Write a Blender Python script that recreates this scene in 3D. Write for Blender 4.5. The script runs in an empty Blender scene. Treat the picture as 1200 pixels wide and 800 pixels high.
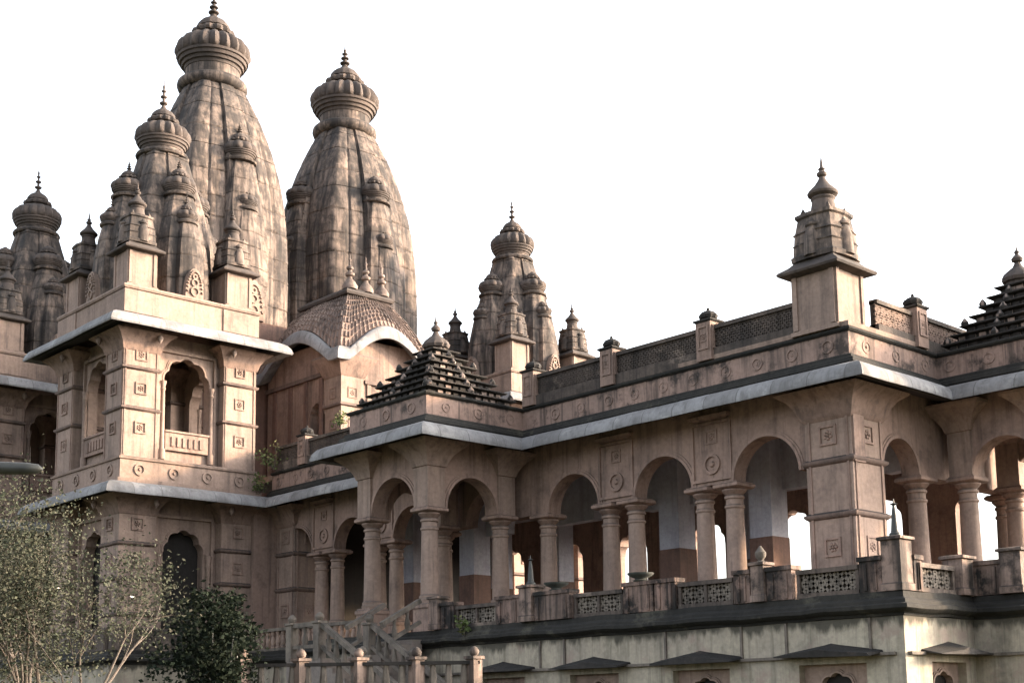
import bpy, bmesh, math, random
from mathutils import Vector, Matrix
random.seed(7)
C = bpy.context.scene
COL = C.collection
PI = math.pi

# ---------------------------------------------------------------- camera
pitch, yaw, roll = math.radians(8.345), math.radians(47.166), math.radians(-0.837)
F = Vector((math.cos(yaw)*math.cos(pitch), math.sin(yaw)*math.cos(pitch), math.sin(pitch)))
R = Vector((math.sin(yaw), -math.cos(yaw), 0))
U = R.cross(F)
R, U = R*math.cos(roll)+U*math.sin(roll), U*math.cos(roll)-R*math.sin(roll)
cd = bpy.data.cameras.new('camera')
cam = bpy.data.objects.new('camera', cd)
COL.objects.link(cam)
M = Matrix((R, U, -F)).transposed().to_4x4()
M.translation = Vector((0, 0, 1.6))
cam.matrix_world = M
cd.sensor_width = 36
cd.lens = 36*1557.37/1200
cd.shift_y = 204.6/1200
cd.clip_end = 3000
C.camera = cam

# ---------------------------------------------------------------- sky, sun, exposure
SUN_EL, SUN_AZ = math.radians(16), math.radians(54)       # azimuth measured from -Y towards +X
sdir = Vector((math.sin(SUN_AZ)*math.cos(SUN_EL), -math.cos(SUN_AZ)*math.cos(SUN_EL), math.sin(SUN_EL)))
w = bpy.data.worlds.new('World')
C.world = w
w.use_nodes = True
nt = w.node_tree
sky = nt.nodes.new('ShaderNodeTexSky')
sky.sky_type = 'NISHITA'
sky.sun_disc = False
sky.sun_elevation = SUN_EL
sky.sun_rotation = math.atan2(sdir.x, sdir.y)
sky.air_density = 1.0
sky.dust_density = 6.0
sky.ozone_density = 1.0
hs = nt.nodes.new('ShaderNodeHueSaturation')
hs.inputs['Saturation'].default_value = 0.36
hs.inputs['Value'].default_value = 1.0
nt.links.new(sky.outputs[0], hs.inputs['Color'])
nt.links.new(hs.outputs[0], nt.nodes['Background'].inputs['Color'])
nt.nodes['Background'].inputs['Strength'].default_value = 0.15
sl = bpy.data.lights.new('sun', 'SUN')
sl.energy = 2.0
sl.angle = math.radians(4)
sl.color = (1.0, 0.70, 0.42)
sun = bpy.data.objects.new('sun', sl)
COL.objects.link(sun)
sun.rotation_euler = (-sdir).to_track_quat('-Z', 'Y').to_euler()
C.view_settings.view_transform = 'Standard'
C.view_settings.look = 'None'
C.view_settings.exposure = 2.87
C.view_settings.gamma = 1
C.view_settings.use_curve_mapping = False

# ---------------------------------------------------------------- materials
def mat_new(name):
    m = bpy.data.materials.new(name)
    m.use_nodes = True
    nt = m.node_tree
    return m, nt, nt.nodes, nt.links, nt.nodes['Principled BSDF']

def noise(nd, lk, vec, scale, detail=4, rough=0.55, sc=(1, 1, 1)):
    mp = nd.new('ShaderNodeMapping')
    mp.inputs['Scale'].default_value = sc
    lk.new(vec, mp.inputs['Vector'])
    n = nd.new('ShaderNodeTexNoise')
    n.inputs['Scale'].default_value = scale
    n.inputs['Detail'].default_value = detail
    n.inputs['Roughness'].default_value = rough
    lk.new(mp.outputs[0], n.inputs['Vector'])
    return n.outputs['Fac']

def ramp(nd, lk, fac, a, b, va=0.0, vb=1.0):
    r = nd.new('ShaderNodeMapRange')
    r.inputs['From Min'].default_value = a
    r.inputs['From Max'].default_value = b
    r.inputs['To Min'].default_value = va
    r.inputs['To Max'].default_value = vb
    lk.new(fac, r.inputs['Value'])
    return r.outputs[0]

def mix(nd, lk, fac, a, b):
    m = nd.new('ShaderNodeMix')
    m.data_type = 'RGBA'
    if isinstance(fac, float): m.inputs[0].default_value = fac
    else: lk.new(fac, m.inputs[0])
    for i, x in ((6, a), (7, b)):
        if isinstance(x, tuple): m.inputs[i].default_value = (*x, 1)
        else: lk.new(x, m.inputs[i])
    return m.outputs[2]

def mul(nd, lk, a, b, op='MULTIPLY'):
    m = nd.new('ShaderNodeMath')
    m.operation = op
    m.use_clamp = True
    for i, x in ((0, a), (1, b)):
        if isinstance(x, float): m.inputs[i].default_value = x
        else: lk.new(x, m.inputs[i])
    return m.outputs[0]

def stone(name, a, b, dirt, streak=0.5, top=0.6, blot=0.3, blot2=None, bump=0.25, rough=0.9, shift=0.0, zdrip=None, slabs=0.0):
    """old plastered stone: two-tone mottling, run-off streaks, algae on upward faces, blotches"""
    m, nt, nd, lk, bs = mat_new(name)
    g = nd.new('ShaderNodeNewGeometry')
    pos = g.outputs['Position']
    col = mix(nd, lk, ramp(nd, lk, noise(nd, lk, pos, 0.55, 5, 0.6), 0.35, 0.68), a, b)
    f = noise(nd, lk, pos, 9.0, 4, 0.65)
    col = mix(nd, lk, ramp(nd, lk, f, 0.35, 0.75, 0.0, 0.28), col, tuple(x*0.45 for x in dirt))
    st = noise(nd, lk, pos, 1.0, 5, 0.62, (2.6, 2.6, 0.22))
    col = mix(nd, lk, ramp(nd, lk, st, 0.50-shift, 0.68-shift, 0.0, streak), col, dirt)
    st2 = noise(nd, lk, pos, 1.0, 3, 0.6, (6.5, 6.5, 0.35))
    col = mix(nd, lk, ramp(nd, lk, st2, 0.56-shift, 0.68-shift, 0.0, streak*0.7), col, dirt)
    bl = noise(nd, lk, pos, 1.3, 6, 0.68)
    col = mix(nd, lk, ramp(nd, lk, bl, 0.52-shift, 0.64-shift, 0.0, blot), col, dirt)
    if blot2:
        b2 = noise(nd, lk, pos, 0.9, 6, 0.7, (1.0, 1.0, 1.3))
        col = mix(nd, lk, ramp(nd, lk, b2, 0.56, 0.66, 0.0, 0.75), col, blot2)
    if slabs:                                               # joints between slabs laid along the wall, each slab its own tone
        sp = nd.new('ShaderNodeSeparateXYZ'); lk.new(pos, sp.inputs[0])
        sn = nd.new('ShaderNodeSeparateXYZ'); lk.new(g.outputs['True Normal'], sn.inputs[0])
        ab = [mul(nd, lk, sn.outputs[k], 0.0, 'ABSOLUTE') for k in ('X', 'Y')]
        gt = mul(nd, lk, ab[0], ab[1], 'GREATER_THAN')
        mx = nd.new('ShaderNodeMix')
        lk.new(gt, mx.inputs[0]); lk.new(sp.outputs['X'], mx.inputs[2]); lk.new(sp.outputs['Y'], mx.inputs[3])
        dv = nd.new('ShaderNodeMath'); dv.operation = 'DIVIDE'; lk.new(mx.outputs[0], dv.inputs[0]); dv.inputs[1].default_value = slabs
        fl_ = nd.new('ShaderNodeMath'); fl_.operation = 'FLOOR'; lk.new(dv.outputs[0], fl_.inputs[0])
        fr = nd.new('ShaderNodeMath'); fr.operation = 'FRACT'; lk.new(dv.outputs[0], fr.inputs[0])
        wn = nd.new('ShaderNodeTexWhiteNoise'); wn.noise_dimensions = '1D'; lk.new(fl_.outputs[0], wn.inputs['W'])
        col = mix(nd, lk, ramp(nd, lk, wn.outputs['Value'], 0.0, 1.0, 0.0, 0.45), col, dirt)
        ln = mul(nd, lk, fr.outputs[0], 0.03/slabs, 'LESS_THAN')
        col = mix(nd, lk, mul(nd, lk, ln, 0.75), col, dirt)
    if zdrip:                                               # run-off stain hanging from a ledge at zdrip[0], zdrip[1] metres long
        sz = nd.new('ShaderNodeSeparateXYZ')
        lk.new(pos, sz.inputs[0])
        zf = ramp(nd, lk, sz.outputs['Z'], zdrip[0]-zdrip[1], zdrip[0], -0.28, 0.3)
        ad = nd.new('ShaderNodeMath'); ad.operation = 'ADD'
        lk.new(zf, ad.inputs[0])
        lk.new(noise(nd, lk, pos, 1.0, 5, 0.65, (2.2, 2.2, 0.5)), ad.inputs[1])
        col = mix(nd, lk, ramp(nd, lk, ad.outputs[0], 0.55, 0.72, 0.0, 0.9), col, dirt)
    sx = nd.new('ShaderNodeSeparateXYZ')
    lk.new(g.outputs['Normal'], sx.inputs[0])
    up = ramp(nd, lk, sx.outputs['Z'], 0.18, 0.75)
    upn = mul(nd, lk, up, ramp(nd, lk, noise(nd, lk, pos, 2.2, 5, 0.65), 0.28, 0.55, 0.35, 1.0))
    col = mix(nd, lk, mul(nd, lk, upn, float(top)), col, dirt)
    lk.new(col, bs.inputs['Base Color'])
    bs.inputs['Roughness'].default_value = rough
    bs.inputs['Specular IOR Level'].default_value = 0.2
    bp = nd.new('ShaderNodeBump')
    bp.inputs['Strength'].default_value = bump
    bp.inputs['Distance'].default_value = 0.06
    lk.new(noise(nd, lk, pos, 7.0, 6, 0.7), bp.inputs['Height'])
    lk.new(bp.outputs[0], bs.inputs['Normal'])
    return m

DIRT = (0.032, 0.028, 0.027)
M_WALL = stone('pink_stone', (0.258, 0.176, 0.142), (0.19, 0.133, 0.110), DIRT, 0.5, 0.75, 0.34)
M_WALL2 = stone('pale_stone', (0.262, 0.188, 0.152), (0.205, 0.150, 0.124), DIRT, 0.42, 0.7, 0.26)
M_PIER = stone('black_stained_pier_stone', (0.23, 0.15, 0.122), (0.12, 0.088, 0.074), (0.013, 0.012, 0.0115), 0.9, 0.9, 0.97, (0.21, 0.14, 0.115), shift=0.055)
M_POST = stone('stained_post_stone', (0.24, 0.168, 0.138), (0.15, 0.112, 0.094), (0.018, 0.016, 0.015), 0.85, 0.85, 0.85, shift=0.03)
M_FRIEZE = stone('black_streaked_frieze_stone', (0.262, 0.178, 0.147), (0.18, 0.128, 0.108), (0.022, 0.02, 0.019), 0.72, 0.75, 0.85, zdrip=(11.5, 0.35))
M_MOULD = stone('moulding_stone', (0.15, 0.105, 0.088), (0.105, 0.078, 0.068), DIRT, 0.5, 0.9, 0.4)
M_SPIRE = stone('weathered_spire_stone', (0.205, 0.154, 0.126), (0.105, 0.086, 0.077), (0.021, 0.0195, 0.0195), 0.85, 0.85, 0.66, shift=0.065)
M_CROWN = stone('dark_crown_stone', (0.098, 0.076, 0.066), (0.052, 0.044, 0.041), DIRT, 0.6, 0.75, 0.55)
M_BLACK = stone('black_weathered_stone', (0.098, 0.076, 0.064), (0.05, 0.041, 0.037), (0.015, 0.014, 0.013), 0.7, 0.7, 0.5, (0.18, 0.14, 0.115), 0.4)
M_TIER = stone('blackened_tier_stone', (0.034, 0.03, 0.028), (0.02, 0.018, 0.017), (0.009, 0.009, 0.009), 0.5, 0.6, 0.4, (0.075, 0.058, 0.05), 0.4)
M_BLOCK = stone('pale_tier_block_stone', (0.27, 0.205, 0.175), (0.16, 0.12, 0.105), DIRT, 0.6, 0.7, 0.6)
M_LEDGE = stone('black_ledge_stone', (0.026, 0.024, 0.021), (0.016, 0.0155, 0.015), (0.008, 0.008, 0.008), 0.5, 0.2, 0.4, (0.06, 0.056, 0.044), 0.4)
M_EAVE = stone('grey_painted_eave', (0.235, 0.232, 0.238), (0.17, 0.168, 0.175), (0.07, 0.066, 0.064), 0.55, 0.25, 0.5, (0.29, 0.285, 0.28), slabs=1.15)
M_UNDER = stone('dark_soffit', (0.05, 0.043, 0.04), (0.033, 0.03, 0.027), (0.016, 0.015, 0.014), 0.3, 0.0, 0.4)  # near-black soffit colour, far darker than the eave above it
M_PLINTH = stone('stained_whitewash', (0.325, 0.286, 0.222), (0.255, 0.222, 0.18), (0.045, 0.042, 0.034), 0.5, 0.6, 0.35, (0.22, 0.165, 0.14), zdrip=(3.5, 0.55))
M_BLUE = stone('blue_grey_plaster', (0.40, 0.40, 0.455), (0.32, 0.325, 0.385), (0.13, 0.125, 0.14), 0.25, 0.0, 0.2)
M_RED = stone('red_ochre_stone', (0.165, 0.098, 0.078), (0.125, 0.08, 0.066), DIRT, 0.4, 0.6, 0.3)
M_DARK = stone('room_shade_dark', (0.025, 0.022, 0.02), (0.018, 0.016, 0.015), (0.010, 0.009, 0.009), 0.4, 0.0, 0.2)  # near-black colour standing in for the shade inside unlit rooms
M_RAIL = stone('mossy_rail_stone', (0.16, 0.135, 0.112), (0.095, 0.08, 0.07), (0.025, 0.023, 0.02), 0.6, 0.6, 0.5)
M_FLOOR = stone('terrace_paving', (0.17, 0.14, 0.12), (0.13, 0.11, 0.1), DIRT, 0.0, 0.2, 0.3)
M_BARK = stone('grey_bark', (0.12, 0.098, 0.08), (0.07, 0.058, 0.05), (0.025, 0.022, 0.02), 0.3, 0.1, 0.4, (0.18, 0.155, 0.135))
M_GRASS = stone('dry_lawn', (0.05, 0.06, 0.026), (0.075, 0.065, 0.038), (0.03, 0.03, 0.016), 0.0, 0.0, 0.4)

def simple(name, col, rough=0.6, metal=0.0):
    m, nt, nd, lk, bs = mat_new(name)
    g = nd.new('ShaderNodeNewGeometry')
    c = mix(nd, lk, ramp(nd, lk, noise(nd, lk, g.outputs['Position'], 6.0, 5), 0.3, 0.7), col, tuple(x*0.55 for x in col))
    lk.new(c, bs.inputs['Base Color'])
    bs.inputs['Roughness'].default_value = rough
    bs.inputs['Metallic'].default_value = metal
    return m

M_METAL = simple('dark_metal', (0.03, 0.032, 0.03), 0.5, 0.4)
M_BOWL = simple('dark_clay', (0.045, 0.05, 0.045), 0.8)
M_WHITE = simple('white_petal', (0.75, 0.73, 0.68), 0.7)

def leafmat(name, a, b, c):
    m, nt, nd, lk, bs = mat_new(name)
    oi = nd.new('ShaderNodeNewGeometry')
    n1 = noise(nd, lk, oi.outputs['Position'], 1.6, 3)
    col = mix(nd, lk, ramp(nd, lk, n1, 0.35, 0.65), a, b)
    col = mix(nd, lk, ramp(nd, lk, oi.outputs['Random Per Island'], 0.0, 1.0, 0.0, 0.9), col, c)
    lk.new(col, bs.inputs['Base Color'])
    bs.inputs['Roughness'].default_value = 0.9
    bs.inputs['Specular IOR Level'].default_value = 0.08
    tr = nd.new('ShaderNodeBsdfTranslucent')
    lk.new(col, tr.inputs['Color'])
    ms = nd.new('ShaderNodeMixShader')
    ms.inputs[0].default_value = 0.15
    lk.new(bs.outputs[0], ms.inputs[1]); lk.new(tr.outputs[0], ms.inputs[2])
    lk.new(ms.outputs[0], nd['Material Output'].inputs['Surface'])
    return m
M_LEAF = leafmat('olive_leaf', (0.052, 0.053, 0.038), (0.062, 0.056, 0.044), (0.032, 0.04, 0.025))
M_LEAFD = leafmat('dark_green_leaf', (0.010, 0.0145, 0.009), (0.015, 0.021, 0.0125), (0.006, 0.0085, 0.006))
M_WEED = leafmat('weed_leaf', (0.08, 0.12, 0.04), (0.16, 0.15, 0.07), (0.05, 0.07, 0.03))

# ---------------------------------------------------------------- mesh builder
def rootloc(o):
    v = Vector((0, 0, 0))
    while o is not None:
        v += o.location
        o = o.parent
    return v

JR = random.Random(99)
class MB:
    def __init__(self):
        self.bm = bmesh.new()
    def face(self, pts):
        vs = [self.bm.verts.new(p) for p in pts]
        try: return self.bm.faces.new(vs)
        except ValueError: return None
    def box(self, x0, y0, z0, x1, y1, z1):
        if x0 > x1: x0, x1 = x1, x0
        if y0 > y1: y0, y1 = y1, y0
        v = [self.bm.verts.new(p) for p in ((x0,y0,z0),(x1,y0,z0),(x1,y1,z0),(x0,y1,z0),(x0,y0,z1),(x1,y0,z1),(x1,y1,z1),(x0,y1,z1))]
        for q in ((3,2,1,0),(4,5,6,7),(0,1,5,4),(1,2,6,5),(2,3,7,6),(3,0,4,7)):
            self.bm.faces.new([v[i] for i in q])
    def bar(self, p, q, a, b):
        """square-section bar from p to q"""
        p, q = Vector(p), Vector(q)
        d = (q-p).normalized()
        up = Vector((0,0,1)) if abs(d.z) < 0.95 else Vector((1,0,0))
        s = d.cross(up).normalized()*a/2
        t = s.cross(d).normalized()*b/2
        A = [self.bm.verts.new(p+x) for x in (s+t, -s+t, -s-t, s-t)]
        B = [self.bm.verts.new(q+x) for x in (s+t, -s+t, -s-t, s-t)]
        for i in range(4):
            self.bm.faces.new([A[i], A[(i+1)%4], B[(i+1)%4], B[i]])
        self.bm.faces.new(A[::-1]); self.bm.faces.new(B)
    def loops(self, rings, closed=True, caps=True):
        """skin a list of vertex-coordinate rings"""
        vr = [[self.bm.verts.new(p) for p in r] for r in rings]
        n = len(vr[0])
        for a, b in zip(vr, vr[1:]):
            for i in range(n if closed else n-1):
                j = (i+1) % n
                self.bm.faces.new([a[i], a[j], b[j], b[i]])
        if caps:
            self.bm.faces.new(vr[0][::-1]); self.bm.faces.new(vr[-1])
    def lathe(self, x, y, prof, n=24, lobes=0, amp=0.0, sec=None, rot=0.0):
        rings = []
        for pz in prof:
            z, r = pz[0], pz[1]
            am = pz[2] if len(pz) > 2 else amp
            ring = []
            for i in range(n):
                t = 2*PI*i/n + rot
                k = 1.0
                if lobes: k -= am*(1-abs(math.sin(lobes*t/2)))
                if sec: k *= sec(t)*(1+JR.uniform(-0.006, 0.006))
                ring.append((x+r*k*math.cos(t), y+r*k*math.sin(t), z))
            rings.append(ring)
        self.loops(rings)
    def square(self, x, y, prof):
        """square-plan lathe: prof of (z, half side)"""
        self.loops([[(x-h,y-h,z),(x+h,y-h,z),(x+h,y+h,z),(x-h,y+h,z)] for z, h in prof])
    def rect(self, x0, y0, x1, y1, prof):
        self.loops([[(x0-o,y0-o,z),(x1+o,y0-o,z),(x1+o,y1+o,z),(x0-o,y1+o,z)] for z, o in prof])
    def band(self, poly, prof, i0=None, i1=None, closed=False, sub=None, jit=0.012):
        """sweep a closed profile of (offset to the right, z) along a plan polyline with mitres; only vertices i0..i1"""
        n = len(poly)
        P = [Vector((a, b)) for a, b in poly]
        offs = []
        for i in range(n):
            d0 = (P[i]-P[i-1]).normalized() if (i > 0 or closed) else None
            d1 = (P[(i+1)%n]-P[i]).normalized() if (i < n-1 or closed) else None
            n0 = Vector((d0.y, -d0.x)) if d0 else None
            n1 = Vector((d1.y, -d1.x)) if d1 else None
            if n0 is None: o = n1
            elif n1 is None: o = n0
            else:
                s = n0+n1
                o = s/(s.dot(n0)) if s.length > 1e-6 else n0
            offs.append(o)
        rng = list(range(i0 if i0 is not None else 0, (i1 if i1 is not None else n-1)+1))
        if closed: rng = list(range(n))+[0]
        rings = [[(P[i].x+offs[i].x*o, P[i].y+offs[i].y*o, z) for o, z in prof] for i in rng]
        if sub:
            out = [rings[0]]
            for a, b in zip(rings, rings[1:]):
                d = (Vector(b[0])-Vector(a[0])).length
                k = max(1, int(d/sub))
                for j in range(1, k):
                    t = j/k
                    dz, dn = JR.uniform(-jit, jit), JR.uniform(-jit, jit)
                    out.append([(u[0]+(v[0]-u[0])*t+dn, u[1]+(v[1]-u[1])*t+dn, u[2]+(v[2]-u[2])*t+dz) for u, v in zip(a, b)])
                out.append(b)
            rings = out
        self.loops(rings, caps=not closed)
    def tube(self, pts, rad, n=7):
        pts = [Vector(p) for p in pts]
        rings = []
        for i, p in enumerate(pts):
            d = (pts[min(i+1, len(pts)-1)]-pts[max(i-1, 0)]).normalized()
            s = d.cross(Vector((0.31, 0.17, 0.93)))
            if s.length < 0.05: s = d.cross(Vector((1, 0, 0)))
            s.normalize()
            t = d.cross(s)
            r = rad[i] if isinstance(rad, (list, tuple)) else rad
            rings.append([tuple(p+s*r*math.cos(2*PI*k/n)+t*r*math.sin(2*PI*k/n)) for k in range(n)])
        self.loops(rings)
    def ring(self, c, N, r, t, depth, n=16, squash=1.0):
        """flat raised ring on a wall: centre c, outward normal N"""
        c, N = Vector(c), Vector(N)
        Z = Vector((0,0,1)); S = N.cross(Z)
        rings = []
        for i in range(n):
            a = 2*PI*i/n
            d = S*math.cos(a)+Z*math.sin(a)*squash
            rings.append([tuple(c+d*(r-t/2)), tuple(c+d*(r-t/2)+N*depth), tuple(c+d*(r+t/2)+N*depth), tuple(c+d*(r+t/2))])
        rings.append(rings[0])
        self.loops(rings, caps=False)
    def rosette(self, c, N, h, depth=0.05):
        """square framed carved flower"""
        c, N = Vector(c), Vector(N)
        depth *= JR.uniform(0.5, 1.0); ph = JR.uniform(0, 1); h *= JR.uniform(0.92, 1.04)
        Z = Vector((0,0,1)); S = N.cross(Z)
        for a, b, u, v in ((-h, -h, h, -h*0.78), (-h, h*0.78, h, h), (-h, -h*0.78, -h*0.78, h*0.78), (h*0.78, -h*0.78, h, h*0.78)):
            self.slab(c, S, Z, N, a, b, u, v, depth)
        for k in range(6):
            t = 2*PI*k/6+ph
            q = c+(S*math.cos(t)+Z*math.sin(t))*h*0.36
            self.lump(q, N, h*JR.uniform(0.16, 0.22), depth*JR.uniform(0.5, 1.0))
        self.lump(c, N, h*0.16, depth*1.1)
    def lump(self, c, N, r, d):
        Z = Vector((0,0,1)); S = N.cross(Z)
        b = [c+(S*math.cos(2*PI*i/7)+Z*math.sin(2*PI*i/7))*r for i in range(7)]
        t = [c+(S*math.cos(2*PI*i/7)+Z*math.sin(2*PI*i/7))*r*0.6+N*d for i in range(7)]
        self.loops([[tuple(p) for p in b], [tuple(p) for p in t]])
    def slab(self, c, S, Z, N, a, b, u, v, d):
        r0 = [c+S*a+Z*b, c+S*u+Z*b, c+S*u+Z*v, c+S*a+Z*v]
        self.loops([[tuple(p) for p in r0], [tuple(p+N*d) for p in r0]])
    def arch_wall(self, O, N, L, z0, z1, thick, ops, rim=0.0):
        """wall of length L from O along S, front face outward N, thickness inward; ops: (centre, half width, z bottom, z spring, kind)"""
        O, N = Vector(O), Vector(N)
        Z = Vector((0,0,1)); S = Z.cross(N)                # S runs to the right seen from outside
        B = -N*thick
        def blk(a, b, za, zb):
            if b-a < 1e-4 or zb-za < 1e-4: return
            r0 = [O+S*a+Z*(za-O.z), O+S*b+Z*(za-O.z), O+S*b+Z*(zb-O.z), O+S*a+Z*(zb-O.z)]
            self.loops([[tuple(p+B) for p in r0], [tuple(p) for p in r0]])
        cur = 0.0
        for c, h, zb, zs, kind in sorted(ops):
            blk(cur, c-h, z0, z1)
            blk(c-h, c+h, z0, zb)
            pts = arch_pts(c, h, zs, kind)
            if zs < z1:
                cols = []
                for x, z in pts:
                    lo, hi = O+S*x+Z*(z-O.z), O+S*x+Z*(z1-O.z)
                    cols.append([tuple(lo), tuple(hi), tuple(hi+B), tuple(lo+B)])
                self.loops(cols)
            if rim:
                path = [(c-h, max(zb, zs-0.0))]+pts+[(c+h, max(zb, zs))]
                rings = []
                cz = zs
                for x, z in pts:
                    d = S*(x-c)+Z*(z-cz)
                    d = d.normalized() if d.length > 1e-6 else Z
                    p = O+S*x+Z*(z-O.z)+d*0.005
                    rings.append([tuple(p-N*0.05), tuple(p+N*0.05), tuple(p+d*rim*0.55+N*0.05), tuple(p+d*rim*0.55+N*0.02), tuple(p+d*rim+N*0.03), tuple(p+d*rim-N*0.05)])
                self.loops(rings)
            cur = c+h
        blk(cur, L, z0, z1)
    def build(self, name, m, parent=None, local=False, smooth=38, recalc=True):
        bm = self.bm
        if recalc: bmesh.ops.recalc_face_normals(bm, faces=bm.faces)
        if parent is not None and not local:
            bmesh.ops.translate(bm, vec=-rootloc(parent), verts=bm.verts)
        me = bpy.data.meshes.new(name)
        bm.to_mesh(me); bm.free()
        for mm in (m if isinstance(m, (list, tuple)) else [m]): me.materials.append(mm)
        if smooth:
            me.polygons.foreach_set('use_smooth', [True]*len(me.polygons))
            me.set_sharp_from_angle(angle=math.radians(smooth))
        o = bpy.data.objects.new(name, me)
        COL.objects.link(o)
        if parent is not None: o.parent = parent
        return o

def arch_pts(c, h, zs, kind):
    n = 90 if kind == 'foil' else 28
    out = []
    for i in range(n+1):
        t = PI - PI*i/n
        if kind == 'round':
            out.append((c+h*math.cos(t), zs+h*math.sin(t)))
        elif kind == 'foil':                                # scalloped arch
            k = 1.0-0.10*(1-abs(math.cos(4.5*(t-PI/2))))
            if i in (0, n): k = 1.0
            out.append((c+h*k*math.cos(t), zs+1.05*h*k*math.sin(t)))
        else:                                               # flat
            out.append((c-h+2*h*i/n, zs))
    for i in range(1, len(out)):                            # keep x increasing
        if out[i][0] <= out[i-1][0]: out[i] = (out[i-1][0]+1e-4, out[i][1])
    return out

def empty(name, loc, label, cat, group=None):
    o = bpy.data.objects.new(name, None)
    o.empty_display_size = 0.3
    COL.objects.link(o)
    o.location = loc
    return tag(o, label, cat, group)
def tag(o, label, cat, group=None):
    o['label'] = label; o['category'] = cat
    if group: o['group'] = group
    return o
def inst(src, parent, loc):
    """copy of a part (and its sub-parts) under another place"""
    c = src.copy(); COL.objects.link(c); c.parent = parent; c.location = loc
    for ch in list(src.children):
        d = ch.copy(); COL.objects.link(d); d.parent = c
    return c
def dup(root, loc, label, rotz=0.0):
    r = root.copy(); COL.objects.link(r); r.location = loc; r['label'] = label; r.rotation_euler = (0, 0, rotz)
    for ch in list(root.children):
        c = ch.copy(); COL.objects.link(c); c.parent = r
        for g in list(ch.children):
            d = g.copy(); COL.objects.link(d); d.parent = c
    return r
def structure(o):
    o['kind'] = 'structure'; return o

# ---------------------------------------------------------------- ground
mb = MB()
for r0, r1 in ((0, 200), (200, 1500)):
    pass
mb.face([(-1500,-1500,0),(1500,-1500,0),(1500,1500,0),(-1500,1500,0)])
structure(mb.build('ground', M_GRASS))

FZ = 3.8                                                    # terrace floor
# ---------------------------------------------------------------- terrace (plinth wall, ledge, floor)
TP = [(21.9, 90), (21.9, 45), (27.6, 45), (27.6, 36.6), (24.8, 36.6), (24.8, 14.8), (27.7, 14.8), (27.7, 13.5), (60, 13.5)]
ter = empty('terrace', (24.8, 14.8, 0), 'long whitewashed and stained terrace base carrying the temple', 'terrace')
WIN_W = [16.6, 20.25, 23.75, 27.2]
WIN_S = [26.55]
mb = MB()
# west face, running from Y=36.6 down to 14.8, with square window openings
mb.arch_wall((24.8, 36.6, 0), (-1, 0, 0), 36.6-14.8, 0, 3.47, 0.35, [(36.6-y, 0.86, 0.6, 2.52, 'flat') for y in WIN_W])
mb.arch_wall((25.15, 14.8, 0), (0, -1, 0), 2.9, 0, 3.47, 0.35, [(x-25.15, 0.72, 0.6, 2.52, 'flat') for x in WIN_S])
mb.box(27.7, 13.5, 0, 28.05, 14.795, 3.47)
mb.box(28.05, 13.5, 0, 60, 13.85, 3.47)
mb.box(21.9, 45, 0, 22.25, 90, 3.47)
mb.box(22.25, 45, 0, 27.95, 45.35, 3.47)
mb.box(27.6, 36.95, 0, 27.95, 45, 3.47)
mb.box(25.15, 36.25, 0, 27.95, 36.6, 3.47)
mb.build('plinth_wall', M_PLINTH, ter)
mb = MB()
mb.box(24.7, 15.0, 2.655, 24.797, 36.5, 2.72)
mb.box(24.9, 14.7, 2.655, 27.697, 14.797, 2.72)
mb.box(27.6, 13.45, 2.655, 27.698, 14.699, 2.72)
for y in (24.78, 21.3, 19.0, 15.6, 17.75, 25.7): mb.box(24.755, y-0.03, 2.73, 24.797, y+0.03, 3.46)
mb.build('string_course', M_RAIL, ter)
mb = MB()
prof = [(-0.3, 3.475), (0.03, 3.475), (0.06, 3.53), (0.16, 3.56), (0.24, 3.62), (0.24, 3.70), (0.16, 3.73), (0.15, 3.80), (0.06, 3.86), (0.05, 3.99), (-0.28, 3.99)]
mb.band(TP, prof, sub=0.5, jit=0.02)
mb.build('ledge', M_LEDGE, ter)
mb = MB()
for a in ((22.2, 45.3, 60, 90), (27.9, 36.95, 60, 45.3), (25.1, 15.1, 60, 36.95), (27.95, 13.75, 60, 15.1)):
    mb.box(a[0], a[1], 3.55, a[2], a[3], FZ)
mb.build('terrace_floor', M_FLOOR, ter)
def ground_window(c, N, hw):
    c, N = Vector(c), Vector(N); S = Vector((0,0,1)).cross(N)
    b = MB()
    O = c-S*(hw-0.002)-N*0.2
    b.arch_wall(O, N, 2*hw-0.004, 0.6, 2.519, 0.12, [(hw, 0.5, 0.6, 1.8, 'foil')], rim=0.09)
    f = b.build('window', M_WALL2, ter)
    b = MB()
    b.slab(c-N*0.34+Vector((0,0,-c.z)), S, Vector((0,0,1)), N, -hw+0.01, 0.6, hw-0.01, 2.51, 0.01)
    d = b.build('pane', M_DARK, f)  # dark sheet standing in for shade behind the window arch
    b = MB()
    k = hw+0.42
    r0 = [(-k, 0), (k, 0), (k-0.02, 0.05), (hw*0.25, 0.2), (0, 0.24), (-hw*0.25, 0.2), (-k+0.02, 0.05)]
    A = [tuple(c+S*x+Vector((0,0,2.725+z-c.z))+N*0.0) for x, z in r0]
    B = [tuple(c+S*x*JR.uniform(0.93, 1.0)+Vector((0,0,2.66+z*0.6+JR.uniform(-0.02, 0.03)-c.z))+N*JR.uniform(0.42, 0.5)) for x, z in r0]
    b.loops([A, B])
    b.build('hood', M_TIER, f)
for y in WIN_W: ground_window((24.8, y, 0), (-1, 0, 0), 0.86)
for x in WIN_S: ground_window((x, 14.8, 0), (0, -1, 0), 0.72)

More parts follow.
